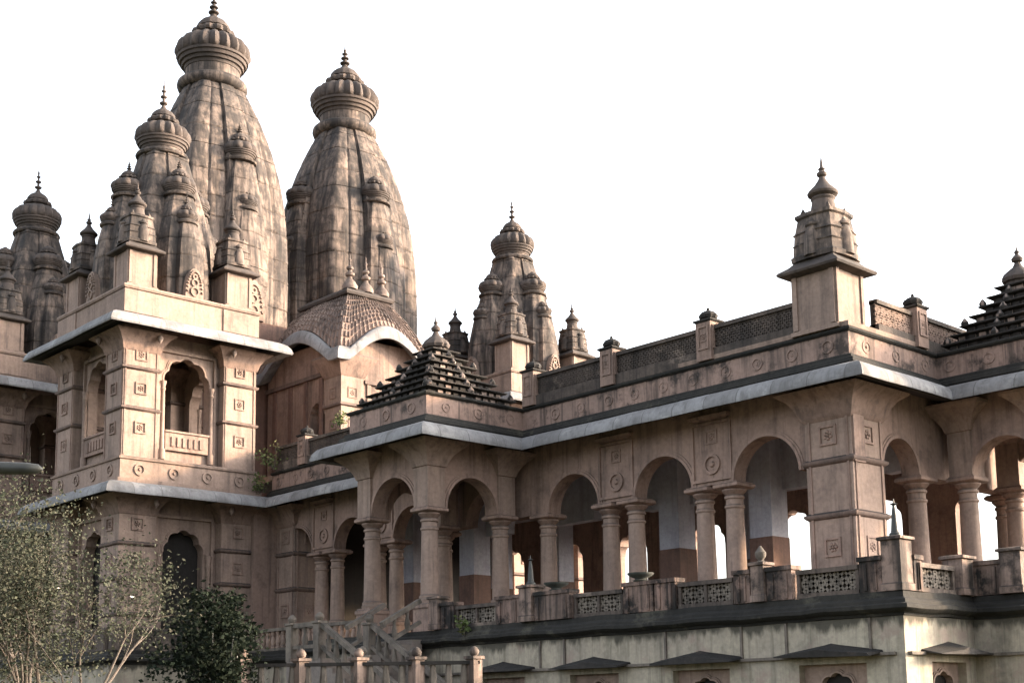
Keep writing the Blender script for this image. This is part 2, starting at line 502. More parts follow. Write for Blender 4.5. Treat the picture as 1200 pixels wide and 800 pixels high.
# ---------------------------------------------------------------- columns
def column_master(parent, loc, ped=True):
    b = MB()
    b.lathe(0, 0, [(4.98, 0.34), (5.05, 0.36), (5.1, 0.33), (5.16, 0.34), (5.22, 0.29), (7.2, 0.255), (7.24, 0.29), (7.29, 0.29), (7.33, 0.25), (7.47, 0.25), (7.5, 0.29), (7.56, 0.29), (7.6, 0.25)], 16)
    o = b.build('column', M_WALL2, parent, True)
    b = MB()
    b.lathe(0, 0, [(7.601, 0.24), (7.66, 0.3), (7.72, 0.36), (7.76, 0.36)], 16)
    b.square(0, 0, [(7.77, 0.36), (7.82, 0.43), (7.9, 0.43), (7.93, 0.38), (7.949, 0.38)])
    b.build('capital', M_WALL, o, True)
    b = MB()
    b.square(0, 0, [(3.8, 0.42), (3.98, 0.42), (4.02, 0.37), (4.75, 0.37), (4.8, 0.41), (4.9, 0.41), (4.93, 0.36), (4.979, 0.36)])
    b.build('pedestal', M_WALL, o, True)
    o.location = loc
    return o

# plan of the ground storey, travelling so that the outside is on the right
HX0, HX1, HY0, HY1 = 29.75, 42.25, 18.95, 47.6
PX, PY0, PY1 = 25.65, 31.5, 35.3
LOW = [(HX0, 46.55), (HX0, PY1), (PX, PY1), (PX, PY0), (HX0, PY0), (HX0, HY0), (34.2, HY0), (34.2, 15.55), (37.8, 15.55), (37.8, HY0), (HX1, HY0), (HX1, 52)]
EAVE = [(0.02, 10.22), (0.9, 10.0), (1.0, 9.9), (1.06, 9.88), (1.07, 9.95), (1.02, 10.12), (0.9, 10.27), (0.7, 10.37), (0.45, 10.42), (0.02, 10.45)]
DRIP = [(0.02, 10.16), (0.86, 9.93), (0.88, 9.955), (0.02, 10.205)]
def eave_and_frieze(parent, i0, i1, circles=True, poly=LOW, closed=False, dz=0.0, frz=0.12):
    b = MB(); b.band(poly, [(o, z+dz) for o, z in EAVE], i0, i1, closed, 0.9); b.build('eave', M_EAVE, parent, smooth=30)
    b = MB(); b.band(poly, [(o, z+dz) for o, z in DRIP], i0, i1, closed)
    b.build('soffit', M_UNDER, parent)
    b = MB(); b.band(poly, [(0.0, z+dz) if o == 0 else (o, z+dz) for o, z in ((-0.2, 10.455), (0.36, 10.455), (0.4, 10.5), (0.36, 10.62), (0.26, 10.66), (0.24, 10.74), (0.15, 10.78), (-0.2, 10.78))], i0, i1, closed)
    b.band(poly, [(o, z+dz) for o, z in ((-0.2, 11.40), (0.16, 11.40), (0.21, 11.45), (0.21, 11.5), (0.14, 11.53), (-0.2, 11.53))], i0, i1, closed)
    b.build('cornice', M_LEDGE, parent)
    b = MB(); b.band(poly, [(-0.2, 10.781+dz), (frz, 10.781+dz), (frz, 11.399+dz), (-0.2, 11.399+dz)], i0, i1, closed)
    if circles:
        idx = list(range(i0, i1)) if not closed else list(range(len(poly)))
        for i in idx:
            p, q = Vector(poly[i]), Vector(poly[(i+1) % len(poly)])
            L = (q-p).length; d = (q-p)/L; N = Vector((d.y, -d.x, 0))
            k = max(1, int(L/1.12))
            for j in range(k):
                s = p+d*(L*(j+0.5)/k+JR.uniform(-0.04, 0.04))
                c = Vector((s.x, s.y, 11.09+dz))+N*frz
                b.ring(c, N, JR.uniform(0.145, 0.175), JR.uniform(0.04, 0.06), JR.uniform(0.012, 0.035), 16, JR.uniform(0.88, 1.0))
                b.lump(c, N, 0.05, JR.uniform(0.01, 0.03))
    b.build('frieze', M_FRIEZE, parent)

# ---------------------------------------------------------------- main hall
hall = empty('temple_hall', (36, 33.4, FZ), 'large pink stone arcaded hall with grey eaves on the terrace', 'temple hall')
BAY = [21.8, 25.55, 29.3]
BAYW = BAY+[33.4]+[66.8-y for y in BAY[::-1]]
colm = None
def put_col(parent, x, y):
    global colm
    loc = Vector((x, y, 0))-rootloc(parent)
    if colm is None: colm = column_master(parent, loc); return colm
    return inst(colm, parent, loc)
def arcade(parent, O, N, L, centers, hw=1.1, kind='round'):
    b = MB()
    b.arch_wall(O, N, L, 7.95, 10.66, 0.5, [(c, hw, 7.95, 7.951, kind) for c in centers], rim=0.16)
    return b
def panels(b, O, N, spans):
    """thin raised frames with a medallion on the wall above paired columns"""
    O, N = Vector(O), Vector(N); S = Vector((0,0,1)).cross(N); Z = Vector((0,0,1))
    for a, c in spans:
        for s0, s1, z0, z1 in ((a, c, 8.05, 8.13), (a, c, 9.72, 9.8), (a, a+0.08, 8.13, 9.72), (c-0.08, c, 8.13, 9.72)):
            b.slab(O+Z*(-O.z), S, Z, N, s0, z0, s1, z1, 0.06)
        m = O+S*((a+c)/2)+Z*(8.55-O.z)
        b.ring(m, N, 0.26, 0.08, 0.06, 18); b.lump(m, N, 0.1, 0.06)
        m = O+S*((a+c)/2)+Z*(9.35-O.z)
        b.rosette(m, N, 0.2)
# west wall: from Y=46.55 (left) to 31.5.. two halves around the porch
b = arcade(hall, (HX0+0.1, HY1, 8), (-1,0,0), HY1-HY0, [HY1-y for y in BAYW])
sp = []
for y in (27.43, 23.68, 39.37, 43.12): sp.append((HY1-y-0.72, HY1-y+0.72))
panels(b, (HX0+0.1, HY1, 8), (-1,0,0), sp)
b.build('arcade_wall', M_WALL, hall)
b = arcade(hall, (HX0+0.1, HY0+0.1, 8), (0,-1,0), HX1-HX0-0.2, [2.35, 6.15, 9.95], 0.9)
b.build('arcade_wall', M_WALL, hall)
b = MB()
b.arch_wall((HX1-0.1, HY0+0.1, 8), (1,0,0), HY1-HY0, 3.82, 10.66, 0.5, [(y-HY0-0.1, 0.85, 4.7, 8.1, 'foil') for y in BAYW], rim=0.16)
b.build('arcade_wall', M_WALL, hall)
b = MB()
b.box(HX0+0.1, HY1-0.4, 3.82, HX1-0.1, HY1, 10.66)
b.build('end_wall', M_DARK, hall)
b = MB(); b.box(28.7, 46.42, 3.82, HX0+0.12, 46.9, 10.4); b.build('link_wall', M_WALL, hall)
for y in (30.76, 27.97, 26.9, 24.22, 23.15, 36.04, 38.83, 39.9, 42.58, 43.65): put_col(hall, HX0+0.38, y)
for x in (33.45, 38.55, 41.6): put_col(hall, x, HY0+0.38)
# square corner pillar with mouldings, rosettes, flared bracket
def corner_pillar(parent, x0, y0, x1, y1):
    p = MB()
    p.box(x0, y0, FZ, x1, y1, 10.2)
    for z in (5.0, 6.35, 7.95):
        pass
    o = p.build('corner_pillar', M_WALL2, parent)
    for z in (4.95, 6.55, 8.0):
        p = MB()
        p.rect(x0, y0, x1, y1, [(z-0.05, 0.002), (z, 0.07), (z+0.04, 0.1), (z+0.09, 0.1), (z+0.12, 0.04), (z+0.15, 0.002)])
        p.build('string_moulding', M_MOULD, o)
    for N, c in (((-1,0,0), (x0, (y0+y1)/2)), ((0,-1,0), ((x0+x1)/2, y0))):
        for z in (5.75, 8.75):
            p = MB(); p.rosette(Vector((c[0], c[1], z)), N, 0.27); p.build('carved_rosette', M_WALL, o)
        Nv = Vector(N); S = Vector((0,0,1)).cross(Nv)
        h = ((x1-x0) if N[0] == 0 else (y1-y0))/2
        for s in (-1, 1):
            p = MB(); p.slab(Vector((c[0], c[1], 0)), S, Vector((0,0,1)), Nv, s*(h-0.13)-0.035, 4.0, s*(h-0.13)+0.035, 9.3, 0.035)
            p.build('edge_strip', M_WALL, o)
    p = MB()
    p.rect(x0, y0, x1, y1, [(9.15, 0.002), (9.2, 0.05), (9.3, 0.12), (9.55, 0.2), (9.75, 0.34), (9.9, 0.55), (9.96, 0.58), (10.0, 0.5)])
    p.build('bracket', M_WALL, o)
    return o
corner_pillar(hall, HX0+0.06, HY0+0.06, 31.3, 20.45)
corner_pillar(hall, 40.7, HY0+0.06, HX1-0.06, 20.3)
corner_pillar(hall, HX0+0.06, 45.1, 31.3, 46.4)
# brackets under the eave above the paired columns
for y in (27.43, 23.68, 39.37, 43.12):
    b = MB(); b.rect(HX0+0.12, y-0.5, HX0+0.5, y+0.5, [(9.82, 0.06), (9.9, 0.2), (9.97, 0.22), (10.0, 0.2)]); b.build('bracket', M_WALL, hall)
eave_and_frieze(hall, 0, 1); eave_and_frieze(hall, 4, 6); eave_and_frieze(hall, 9, 11)
b = MB(); b.box(HX0+0.62, HY0+0.62, 10.2, HX1-0.62, HY1-0.42, 10.45); b.build('ceiling', M_BLUE, hall)
b = MB(); b.box(HX0+0.1, HY0+0.1, 11.25, HX1-0.1, HY1+2, 11.5); b.build('roof', M_FLOOR, hall)
# blue plastered inner piers carrying blue vault arches
for x in (33.7, 38.3):
    for y in (24.6, 28.3, 38.5, 42.2):
        b = MB(); b.box(x-0.42, y-0.42, 6.8, x+0.42, y+0.42, 10.19); o = b.build('inner_pier', M_BLUE, hall)
        b = MB(); b.box(x-0.44, y-0.44, FZ, x+0.44, y+0.44, 6.799); b.build('dado', M_RED, o)
    if x > 36: continue
    b = MB()
    b.arch_wall((x+0.21, 44, 8), (-1,0,0), 24, 8.3, 10.19, 0.42, [(44-y, h, 8.3, 8.4, 'round') for y, h in ((21.9, 1.3), (26.45, 1.3), (31.1, 1.2), (35.7, 1.2), (40.3, 1.3))], rim=0)
    b.build('vault_arch', M_BLUE, hall)

# ---------------------------------------------------------------- porches
def pyramid_roof(parent, x, y, hx, hy, z):
    b = MB()
    n = 7
    ks = [0.95, 0.84, 0.72, 0.60, 0.48, 0.37, 0.27]
    hh = 0.285
    sc = hh/0.4
    for i in range(n):
        k = ks[i]
        z0 = z+i*hh
        ax, ay = hx*k, hy*k
        b.rect(x-ax, y-ay, x+ax, y+ay, [(z0, -0.1), (z0+0.0143, -0.02), (z0+0.0427, 0.02), (z0+0.0641, -0.03), (z0+0.0713, -0.10), (z0+0.1817, -0.10), (z0+0.1853, -0.03), (z0+0.1924, 0.03), (z0+0.2209, 0.065), (z0+0.2494, 0.06), (z0+0.2707, 0.0), (z0+0.2843, -0.12)])
        rng = random.Random(i+int(x*10))
        b.bm.faces.ensure_lookup_table(); f0 = len(b.bm.faces)
        for N in ((-1,0,0), (0,-1,0), (1,0,0), (0,1,0)):
            N = Vector(N); S = Vector((0,0,1)).cross(N)
            al, an_ = (ay, ax) if N.x else (ax, ay)
            m = max(2, int(round(2*al/0.34)))
            for j in range(m):
                if rng.random() < 0.1: continue
                u = -al+0.1+(2*al-0.2)*(j+0.5)/m
                c = Vector((x, y, 0))+N*(an_-0.10)+S*u
                b.slab(c, S, Vector((0,0,1)), N, -0.1, z0+0.075, 0.1, z0+0.175, 0.05)
            if i < 6:
                for u in ((-0.72, 0, 0.72) if i % 2 == 0 else (0,)):
                    c = Vector((x, y, 0))+N*(an_-0.04)+S*(u*al*1.3)
                    b.lathe(c.x, c.y, [(z0+0.27, 0.1), (z0+0.34, 0.11), (z0+0.46, 0.03)], 8)
        b.bm.faces.ensure_lookup_table()
        for f in b.bm.faces[f0:]:
            f.material_index = 1 if rng.random() < 0.4 else 0
    o = b.build('stepped_roof', [M_TIER, M_BLOCK], parent)
    zt = z+n*hh
    b = MB()
    b.lathe(x, y, [(zt, 0.36), (zt+0.1, 0.36), (zt+0.13, 0.44), (zt+0.22, 0.48), (zt+0.34, 0.42), (zt+0.47, 0.27), (zt+0.56, 0.15), (zt+0.7, 0.08)], 32, 12, 0.12)
    b.lathe(x, y, [(zt+0.7, 0.07), (zt+0.74, 0.15), (zt+0.82, 0.17), (zt+0.9, 0.1), (zt+0.95, 0.05), (zt+1.02, 0.08), (zt+1.08, 0.03), (zt+1.25, 0.01)], 12)
    b.build('finial', M_CROWN, o)

def porch(name, label, x0, y0, x1, y1, i0, i1, cols, faces, outer):
    r = empty(name, ((x0+x1)/2, (y0+y1)/2, FZ), label, 'porch')
    for O, N, L, c, hw in faces:
        b = arcade(r, O, N, L, c, hw); b.build('arch_wall', M_WALL, r)
    for x, y in cols:
        put_col(r, x, y)
        b = MB(); b.box(x-0.35, y-0.35, 7.95, x+0.35, y+0.35, 9.2)
        b.rect(x-0.35, y-0.35, x+0.35, y+0.35, [(9.2, 0.0), (9.22, 0.04), (9.4, 0.1), (9.6, 0.22), (9.8, 0.42), (9.9, 0.55), (9.98, 0.57), (10.0, 0.5)])
        b.build('bracket_pier', M_WALL2, r)
    eave_and_frieze(r, i0, i1)
    b = MB(); b.box(x0+0.3, y0+0.3, 10.15, x1-0.3, y1-0.3, 10.4); b.build('ceiling', M_BLUE, r)
    pyramid_roof(r, (x0+x1)/2, (y0+y1)/2, (x1-x0)/2, (y1-y0)/2, 11.535)
    return r
porch('entrance_porch', 'projecting entrance porch with blackened stepped roof above the stairs', PX, PY0, HX0-0.2, PY1, 1, 4,
      [(PX+0.42, PY0+0.42), (PX+0.42, PY1-0.42), (29.05, PY0+0.42), (29.05, PY1-0.42)],
      [((PX+0.15, PY1-0.15, 8), (-1,0,0), 3.5, [1.75], 1.1), ((PX+0.65, PY0+0.15, 8), (0,-1,0), 3.2, [1.3], 1.05), ((HX0-0.15, PY1-0.15, 8), (0,1,0), 3.2, [1.9], 1.05)], None)
porch('side_porch', 'side porch with dark stepped roof cut by the right picture edge', 34.2, 15.55, 37.8, HY0-0.2, 6, 9,
      [(34.62, 15.97), (37.38, 15.97), (34.62, 18.4), (37.38, 18.4)],
      [((34.35, HY0-0.15, 8), (-1,0,0), 3.1, [1.7], 0.95), ((34.85, 15.7, 8), (0,-1,0), 2.3, [1.15], 1.0), ((37.65, 16.2, 8), (1,0,0), 2.5, [1.2], 0.95)], None)

# ---------------------------------------------------------------- parapet on the hall roof
def lattice(b, O, S, N, L, z0, z1, t=None):
    """openwork of crossing bars and rings"""
    O, S, N = Vector(O), Vector(S), Vector(N); Z = Vector((0,0,1)); h = z1-z0
    k = max(1, int(round(L/(h*0.95)))); w_ = L/k; t = t or min(0.07, h*0.14)
    for i in range(k):
        a = O+S*(i*w_)+Z*(z0-O.z); m = a+S*(w_/2)+Z*(h/2)
        for u, v in (((0, 0), (w_, h)), ((0, h), (w_, 0)), ((w_/2, 0), (w_, h/2)), ((w_, h/2), (w_/2, h)), ((w_/2, h), (0, h/2)), ((0, h/2), (w_/2, 0))):
            b.bar(a+S*u[0]+Z*u[1], a+S*v[0]+Z*v[1], 0.06, t)
        b.ring(m-N*0.03, N, min(h, w_)*0.27, t, 0.06, 10)
def dome_finial(b, x, y, z, s=1.0):
    b.square(x, y, [(z, 0.30*s), (z+0.05*s, 0.36*s), (z+0.1*s, 0.36*s), (z+0.14*s, 0.24*s)])
    b.lathe(x, y, [(z+0.14*s, 0.2*s), (z+0.18*s, 0.29*s), (z+0.27*s, 0.32*s), (z+0.36*s, 0.26*s), (z+0.42*s, 0.14*s), (z+0.46*s, 0.05*s), (z+0.52*s, 0.05*s), (z+0.55*s, 0.02*s)], 20, 10, 0.12)
def roof_parapet(name, label, p, q, posts, N, group, mj=None):
    p, q = Vector((*p, 11.54)), Vector((*q, 11.54)); S = (q-p).normalized(); L = (q-p).length; N = Vector(N)
    r = empty(name, p, label, 'parapet', group)
    b = MB()
    for z0, z1, d in ((11.535, 11.86, 0.15), (12.44, 12.56, 0.13)):
        b.slab(Vector((p.x, p.y, 0))-N*d, S, Vector((0,0,1)), N, 0, z0, L, z1, 2*d)
    b.slab(Vector((p.x, p.y, 0))-N*0.1, S, Vector((0,0,1)), N, 0, 11.72, L, 12.5, 0.14)
    b.build('rail', M_BLACK, r)
    b = MB(); lattice(b, p+N*0.03, S, N, L, 11.86, 12.15); lattice(b, p+N*0.03, S, N, L, 12.15, 12.44); b.build('jali', mj or M_BLACK, r)
    for s in posts:
        c = p+S*s
        b = MB(); b.square(c.x, c.y, [(11.535, 0.27), (12.66, 0.27)])
        for Nn in ((-1,0,0), (0,-1,0)):
            Nv = Vector(Nn); S2 = Vector((0,0,1)).cross(Nv); cc = Vector((c.x, c.y, 0))+Nv*0.27
            for u in ((-0.2, 11.85, 0.2, 11.91), (-0.2, 12.5, 0.2, 12.56), (-0.2, 11.91, -0.14, 12.5), (0.14, 11.91, 0.2, 12.5)):
                b.slab(cc, S2, Vector((0,0,1)), Nv, *u, 0.035)
            b.rosette(cc+Vector((0,0,12.2)), Nv, 0.12, 0.03)
        o = b.build('post', M_WALL, r)
        b = MB(); dome_finial(b, c.x, c.y, 12.66, 0.9); b.build('dome_finial', M_TIER, o)
    return r
G = 'carved parapets along the hall roof'
roof_parapet('roof_parapet', 'long black carved roof parapet with domed posts above the front arcade', (HX0, 31.35), (HX0, 20.45), [0.4, 3.95, 7.8], (-1,0,0), G)
roof_parapet('roof_parapet', 'black carved roof parapet between stepped porch roof and left tower', (HX0, 46.3), (HX0, 35.4), [2.1, 6.0, 9.4], (-1,0,0), G)
roof_parapet('roof_parapet', 'sunlit short parapet right of the corner pinnacle', (31.1, HY0), (HX1, HY0), [2.1, 6.4], (0,-1,0), G, M_WALL)  # paler jali stone than its neighbours, sunlight put into the colour
# pale step under the corner of the parapet
b = MB(); b.band([(HX0, 24.6), (HX0, HY0), (33.6, HY0)], [(-0.1, 11.535), (0.16, 11.535), (0.18, 11.66), (-0.1, 11.66)]); b.build('coping_step', M_WALL2, hall)

# ---------------------------------------------------------------- pinnacles (box with flared cap and small spirelet)
pin0 = None
def make_pinnacle(label):
    r = empty('pinnacle', (0, 0, 0), label, 'pinnacle', 'roof corner pinnacles')
    b = MB(); b.square(0, 0, [(0, 0.66), (0.1, 0.66), (0.12, 0.6), (1.5, 0.6)])
    for N in ((-1,0,0), (0,-1,0), (1,0,0), (0,1,0)):
        Nv = Vector(N); S = Vector((0,0,1)).cross(Nv); c = Nv*0.6
        for s in (-1, 1): b.slab(c, S, Vector((0,0,1)), Nv, s*0.52-0.06, 0.13, s*0.52+0.06, 1.45, 0.04)
    b.build('box_base', M_WALL2, r, True)
    b = MB(); b.square(0, 0, [(1.45, 0.62), (1.5, 0.84), (1.55, 0.87), (1.6, 0.84), (1.72, 0.66), (1.8, 0.58), (1.84, 0.56)])
    b.build('flared_cap', M_CROWN, r, True)
    b = MB()
    b.lathe(0, 0, [(1.84, 0.78), (1.95, 0.8), (2.0, 0.74), (2.22, 0.73), (2.25, 0.76), (2.28, 0.72), (2.5, 0.70), (2.53, 0.74), (2.57, 0.68), (2.9, 0.61), (2.94, 0.67), (3.02, 0.67), (3.06, 0.46)], 48, 0, 0, sec_small)
    for a in range(4):
        t = a*PI/2
        b.lathe(0.5*math.cos(t), 0.5*math.sin(t), [(1.9, 0.26), (2.4, 0.23), (2.62, 0.15), (2.66, 0.19), (2.71, 0.19), (2.77, 0.09), (2.9, 0.02)], 10)
    for a in range(4):
        t = a*PI/2+PI/4
        b.lathe(0.5*math.cos(t), 0.5*math.sin(t), [(3.0, 0.06), (3.1, 0.07), (3.22, 0.01)], 6)
    o = b.build('spirelet', M_SPIRE, r, True)
    b = MB()
    b.lathe(0, 0, [(3.08, 0.33), (3.4, 0.27), (3.45, 0.3), (3.5, 0.27), (3.55, 0.36), (3.6, 0.38), (3.66, 0.34), (3.8, 0.2), (3.93, 0.11), (4.02, 0.07), (4.06, 0.12), (4.12, 0.13), (4.18, 0.06), (4.23, 0.09), (4.28, 0.04), (4.42, 0.03), (4.55, 0.008)], 20)
    b.build('finial', M_CROWN, o, True)
    return r
def sec_small(t):
    c = max(abs(math.cos(t)), abs(math.sin(t)))
    return 0.86/(c**0.6)
def place_pin(x, y, z, s, label):
    global pin0
    if pin0 is None:
        pin0 = make_pinnacle(label); r = pin0
    else: r = dup(pin0, (0,0,0), label)
    r.location = (x, y, z); r.scale = (s, s, s)
    return r
place_pin(30.22, 19.78, 11.54, 1.13, 'tall pinnacle on the hall roof corner beside the sunlit parapet')

# ---------------------------------------------------------------- pavilions with cluster spires
LOWA = 2.95
def square_poly(a): return [(-a, a), (-a, -a), (a, -a), (a, a)]
PAVC = [(25.9, 49.6), (25.7, 62.0), (46.3, 49.6)]
def make_pavilion(label):
    r = empty('corner_pavilion', (0, 0, 0), label, 'pavilion', 'two storey corner pavilions')
    A = LOWA
    dirs = [Vector((-1,0,0)), Vector((0,-1,0)), Vector((1,0,0)), Vector((0,1,0))]
    Z = Vector((0,0,1))
    for N in dirs:
        S = Z.cross(N)
        b = MB()
        O = N*(A-0.45)-S*(A-0.3)
        b.arch_wall(O, N, 2*A-0.6, 3.82, 10.4, 0.4, [(A-0.3, 0.88, 3.9, 7.95, 'foil')], rim=0.12)
        b.arch_wall(O, N, 2*A-0.6, 11.5, 16.6, 0.4, [(A-0.3, 1.02, 12.75, 14.75, 'foil')], rim=0.14)
        # frame strips and colonnettes beside the openings
        for s in (-1, 1):
            for z0, z1 in ((4.6, 9.3), (11.52, 15.95)):
                b.slab(N*(A-0.45), S, Z, N, s*1.24-0.05, z0, s*1.24+0.05, z1, 0.12)
        b.slab(N*(A-0.45), S, Z, N, -1.29, 15.95, 1.29, 16.07, 0.12)
        b.slab(N*(A-0.45), S, Z, N, -1.29, 9.3, 1.29, 9.42, 0.12)
        o = b.build('arch_wall', M_WALL2, r, True)
        for s in (-1, 1):
            for z0, z1 in ((4.4, 7.9), (12.0, 14.75)):
                b = MB()
                q = N*(A-0.36)+S*(s*1.08)
                h = z1-z0
                b.lathe(q.x, q.y, [(z0-0.4, 0.14), (z0, 0.14), (z0+0.05, 0.1), (z0+h*0.86, 0.085), (z0+h*0.88, 0.12), (z0+h*0.92, 0.09), (z0+h*0.97, 0.13), (z1, 0.14)], 10)
                b.build('colonnette', M_WALL2, o, True)
        b = MB()
        b.slab(N*(A-0.46), S, Z, N, -0.95, 12.0, 0.95, 12.72, 0.14)
        for k in range(6):
            x = -0.62+k*0.25
            b.slab(N*(A-0.32), S, Z, N, x-0.07, 12.16, x+0.07, 12.55, 0.05)
        b.slab(N*(A-0.46), S, Z, N, -0.98, 12.722, 0.98, 12.8, 0.2)
        b.build('balcony_panel', M_WALL, o, True)
    # corner piers
    for sx in (-1, 1):
        for sy in (-1, 1):
            b = MB()
            x0, x1 = sorted((sx*A, sx*(A-1.5))); y0, y1 = sorted((sy*A, sy*(A-1.5)))
            b.box(x0, y0, 3.82, x1, y1, 10.44); b.box(x0, y0, 11.5, x1, y1, 16.75)
            o = b.build('corner_pier', M_WALL2, r, True)
            for z in (5.4, 6.75, 8.1, 13.35, 14.95):
                b = MB()
                b.rect(x0, y0, x1, y1, [(z-0.05, 0.002), (z-0.02, 0.06), (z+0.03, 0.09), (z+0.08, 0.09), (z+0.1, 0.03), (z+0.13, 0.002)])
                b.build('string_moulding', M_MOULD, o, True)
            for N in dirs:
                if (N.x and N.x*sx < 0) or (N.y and N.y*sy < 0): continue
                c = Vector(((x0+x1)/2, (y0+y1)/2, 0))+N*0.75
                for z in (12.65, 14.2, 15.55, 6.1, 7.45, 8.9):
                    b = MB(); b.rosette(c+Z*z, N, 0.25, 0.06); b.build('carved_rosette', M_WALL, o, True)
                S = Z.cross(N)
                for s in (-1, 1):
                    b = MB(); b.slab(c, S, Z, N, s*0.66-0.03, 11.55, s*0.66+0.03, 16.2, 0.03); b.build('edge_strip', M_WALL, o, True)
            for zz in (10.0, 16.42):
                b = MB()
                b.rect(x0, y0, x1, y1, [(zz-0.75, 0.003), (zz-0.7, 0.05), (zz-0.45, 0.12), (zz-0.2, 0.3), (zz-0.06, 0.5), (zz-0.02, 0.52), (zz, 0.45)])
                b.build('bracket', M_WALL, o, True)
            # little hanging drops under the bracket tips
            for zz in (9.86, 16.36):
                for q in ((sx*(A+0.42), sy*(A-1.3)), (sx*(A-1.3), sy*(A+0.42))):
                    b = MB(); b.lathe(q[0], q[1], [(zz, 0.05), (zz-0.1, 0.1), (zz-0.2, 0.11), (zz-0.28, 0.06), (zz-0.36, 0.015)], 10)
                    b.build('hanging_drop', M_BLOCK, o, True)
    sq = square_poly(A)
    # lower eave, storey band
    b = MB(); b.band(sq, EAVE, closed=True, sub=0.9); b.build('eave', M_EAVE, r, True, 30)
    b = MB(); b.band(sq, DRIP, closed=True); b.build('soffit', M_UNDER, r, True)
    b = MB(); b.rect(-A, -A, A, A, [(10.455, 0.2), (10.6, 0.22), (10.62, 0.06), (11.36, 0.06), (11.37, 0.12), (11.44, 0.14), (11.48, 0.06), (11.5, 0.06)])
    for N in dirs:
        S = Z.cross(N)
        for k in range(4):
            c = N*(A+0.06)+S*(-A+0.75+k*(2*A-1.5)/3)+Z*11.0
            b.ring(c, N, 0.2, 0.08, 0.05, 16); b.lump(c, N, 0.07, 0.05)
    b.build('storey_band', M_WALL2, r, True)
    # upper eave: deeper, with drooping lip, then the parapet band
    up = [(0.02, 16.75), (0.8, 16.55), (1.0, 16.42), (1.08, 16.40), (1.1, 16.47), (1.05, 16.62), (0.92, 16.8), (0.7, 16.92), (0.4, 17.0), (0.02, 17.03)]
    b = MB(); b.band(sq, up, closed=True, sub=0.8, jit=0.018); b.build('upper_eave', M_EAVE, r, True, 30)
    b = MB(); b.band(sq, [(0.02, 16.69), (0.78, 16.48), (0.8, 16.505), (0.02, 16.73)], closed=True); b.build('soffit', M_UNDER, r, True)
    b = MB(); b.rect(-A, -A, A, A, [(17.035, 0.12), (17.12, 0.14), (17.16, 0.02), (18.1, 0.02), (18.12, 0.08), (18.2, 0.12), (18.27, 0.1), (18.3, 0.02)])
    for sx in (-1, 1):
        for sy in (-1, 1):
            b.rect(sx*2.18-0.74, sy*2.18-0.74, sx*2.18+0.74, sy*2.18+0.74, [(17.17, 0.1), (18.08, 0.1)])
    b.build('parapet_band', M_WALL2, r, True)
    b = MB(); b.box(-A+0.9, -A+0.9, 3.82, A-0.9, A-0.9, 10.4); b.build('shade_box', M_DARK, r, True)  # solid dark box in place of a shaded room behind the arches
    return r
pv = make_pavilion('sunlit two storey corner pavilion behind the bare tree, grey eaves at both floors')
pv.location = (*PAVC[0], 0)
dup(pv, (*PAVC[1], 0), 'shaded pavilion at the left picture edge, mostly behind the nearer pavilion')
dup(pv, (*PAVC[2], 0), 'distant pavilion under the lone central spire, only its top showing above the hall roof')

# ---------------------------------------------------------------- spires
def sec_big(t):
    c = max(abs(math.cos(t)), abs(math.sin(t)))
    k = 0.85/(c**0.56)
    d = abs((t+PI/4) % (PI/2)-PI/4)                         # angle from the nearest face centre
    if d < 0.26: k += 0.05
    elif d < 0.31: k -= 0.035
    e = PI/4-d
    if e < 0.02: k -= 0.02
    if 0.20 < e < 0.245: k -= 0.022
    return k
def sec_minor(t):
    c = max(abs(math.cos(t)), abs(math.sin(t)))
    d = abs((t+PI/4) % (PI/2)-PI/4)
    return 0.87/(c**0.5)+(0.035 if d < 0.3 else 0)
def seams(prof, step, depth=0.018):
    """add shallow horizontal joints to a body profile"""
    out = []
    z0, z1 = prof[0][0], prof[-1][0]
    def R_(z):
        for (a, ra), (b_, rb) in zip(prof, prof[1:]):
            if a <= z <= b_:
                t = (z-a)/(b_-a); return ra+(rb-ra)*t
        return prof[-1][1]
    n = int((z1-z0)/step)
    zs = set(p[0] for p in prof)
    for i in range(1, n+1):
        z = z0+i*step+((i*37) % 5-2)*0.05*step
        if z < z1-0.1: zs |= {z-0.07, z-0.045, z+0.02, z+0.045, z+0.075}
    joint = {}
    for i in range(1, n+1):
        z = z0+i*step+((i*37) % 5-2)*0.05*step
        for dz, f in ((-0.07, 0), (-0.045, -0.042), (0.01, -0.042), (0.03, 0.018), (0.075, 0.004)): joint[round(z+dz, 5)] = f
    # smooth profile by cosine interpolation
    for z in sorted(zs): out.append((z, R_(z)+joint.get(round(z, 5), 0)))
    return out
def smooth_prof(p, n=4):
    """Catmull-Rom through profile points"""
    out = []
    for i in range(len(p)-1):
        a = p[max(i-1, 0)]; b_ = p[i]; c = p[i+1]; d = p[min(i+2, len(p)-1)]
        for k in range(n):
            t = k/n
            z = b_[0]+(c[0]-b_[0])*t
            m1 = (c[1]-a[1])/(c[0]-a[0])*(c[0]-b_[0]); m2 = (d[1]-b_[1])/(d[0]-b_[0])*(c[0]-b_[0])
            r = (2*t**3-3*t**2+1)*b_[1]+(t**3-2*t**2+t)*m1+(-2*t**3+3*t**2)*c[1]+(t**3-t**2)*m2
            out.append((z, r))
    out.append(p[-1])
    return out
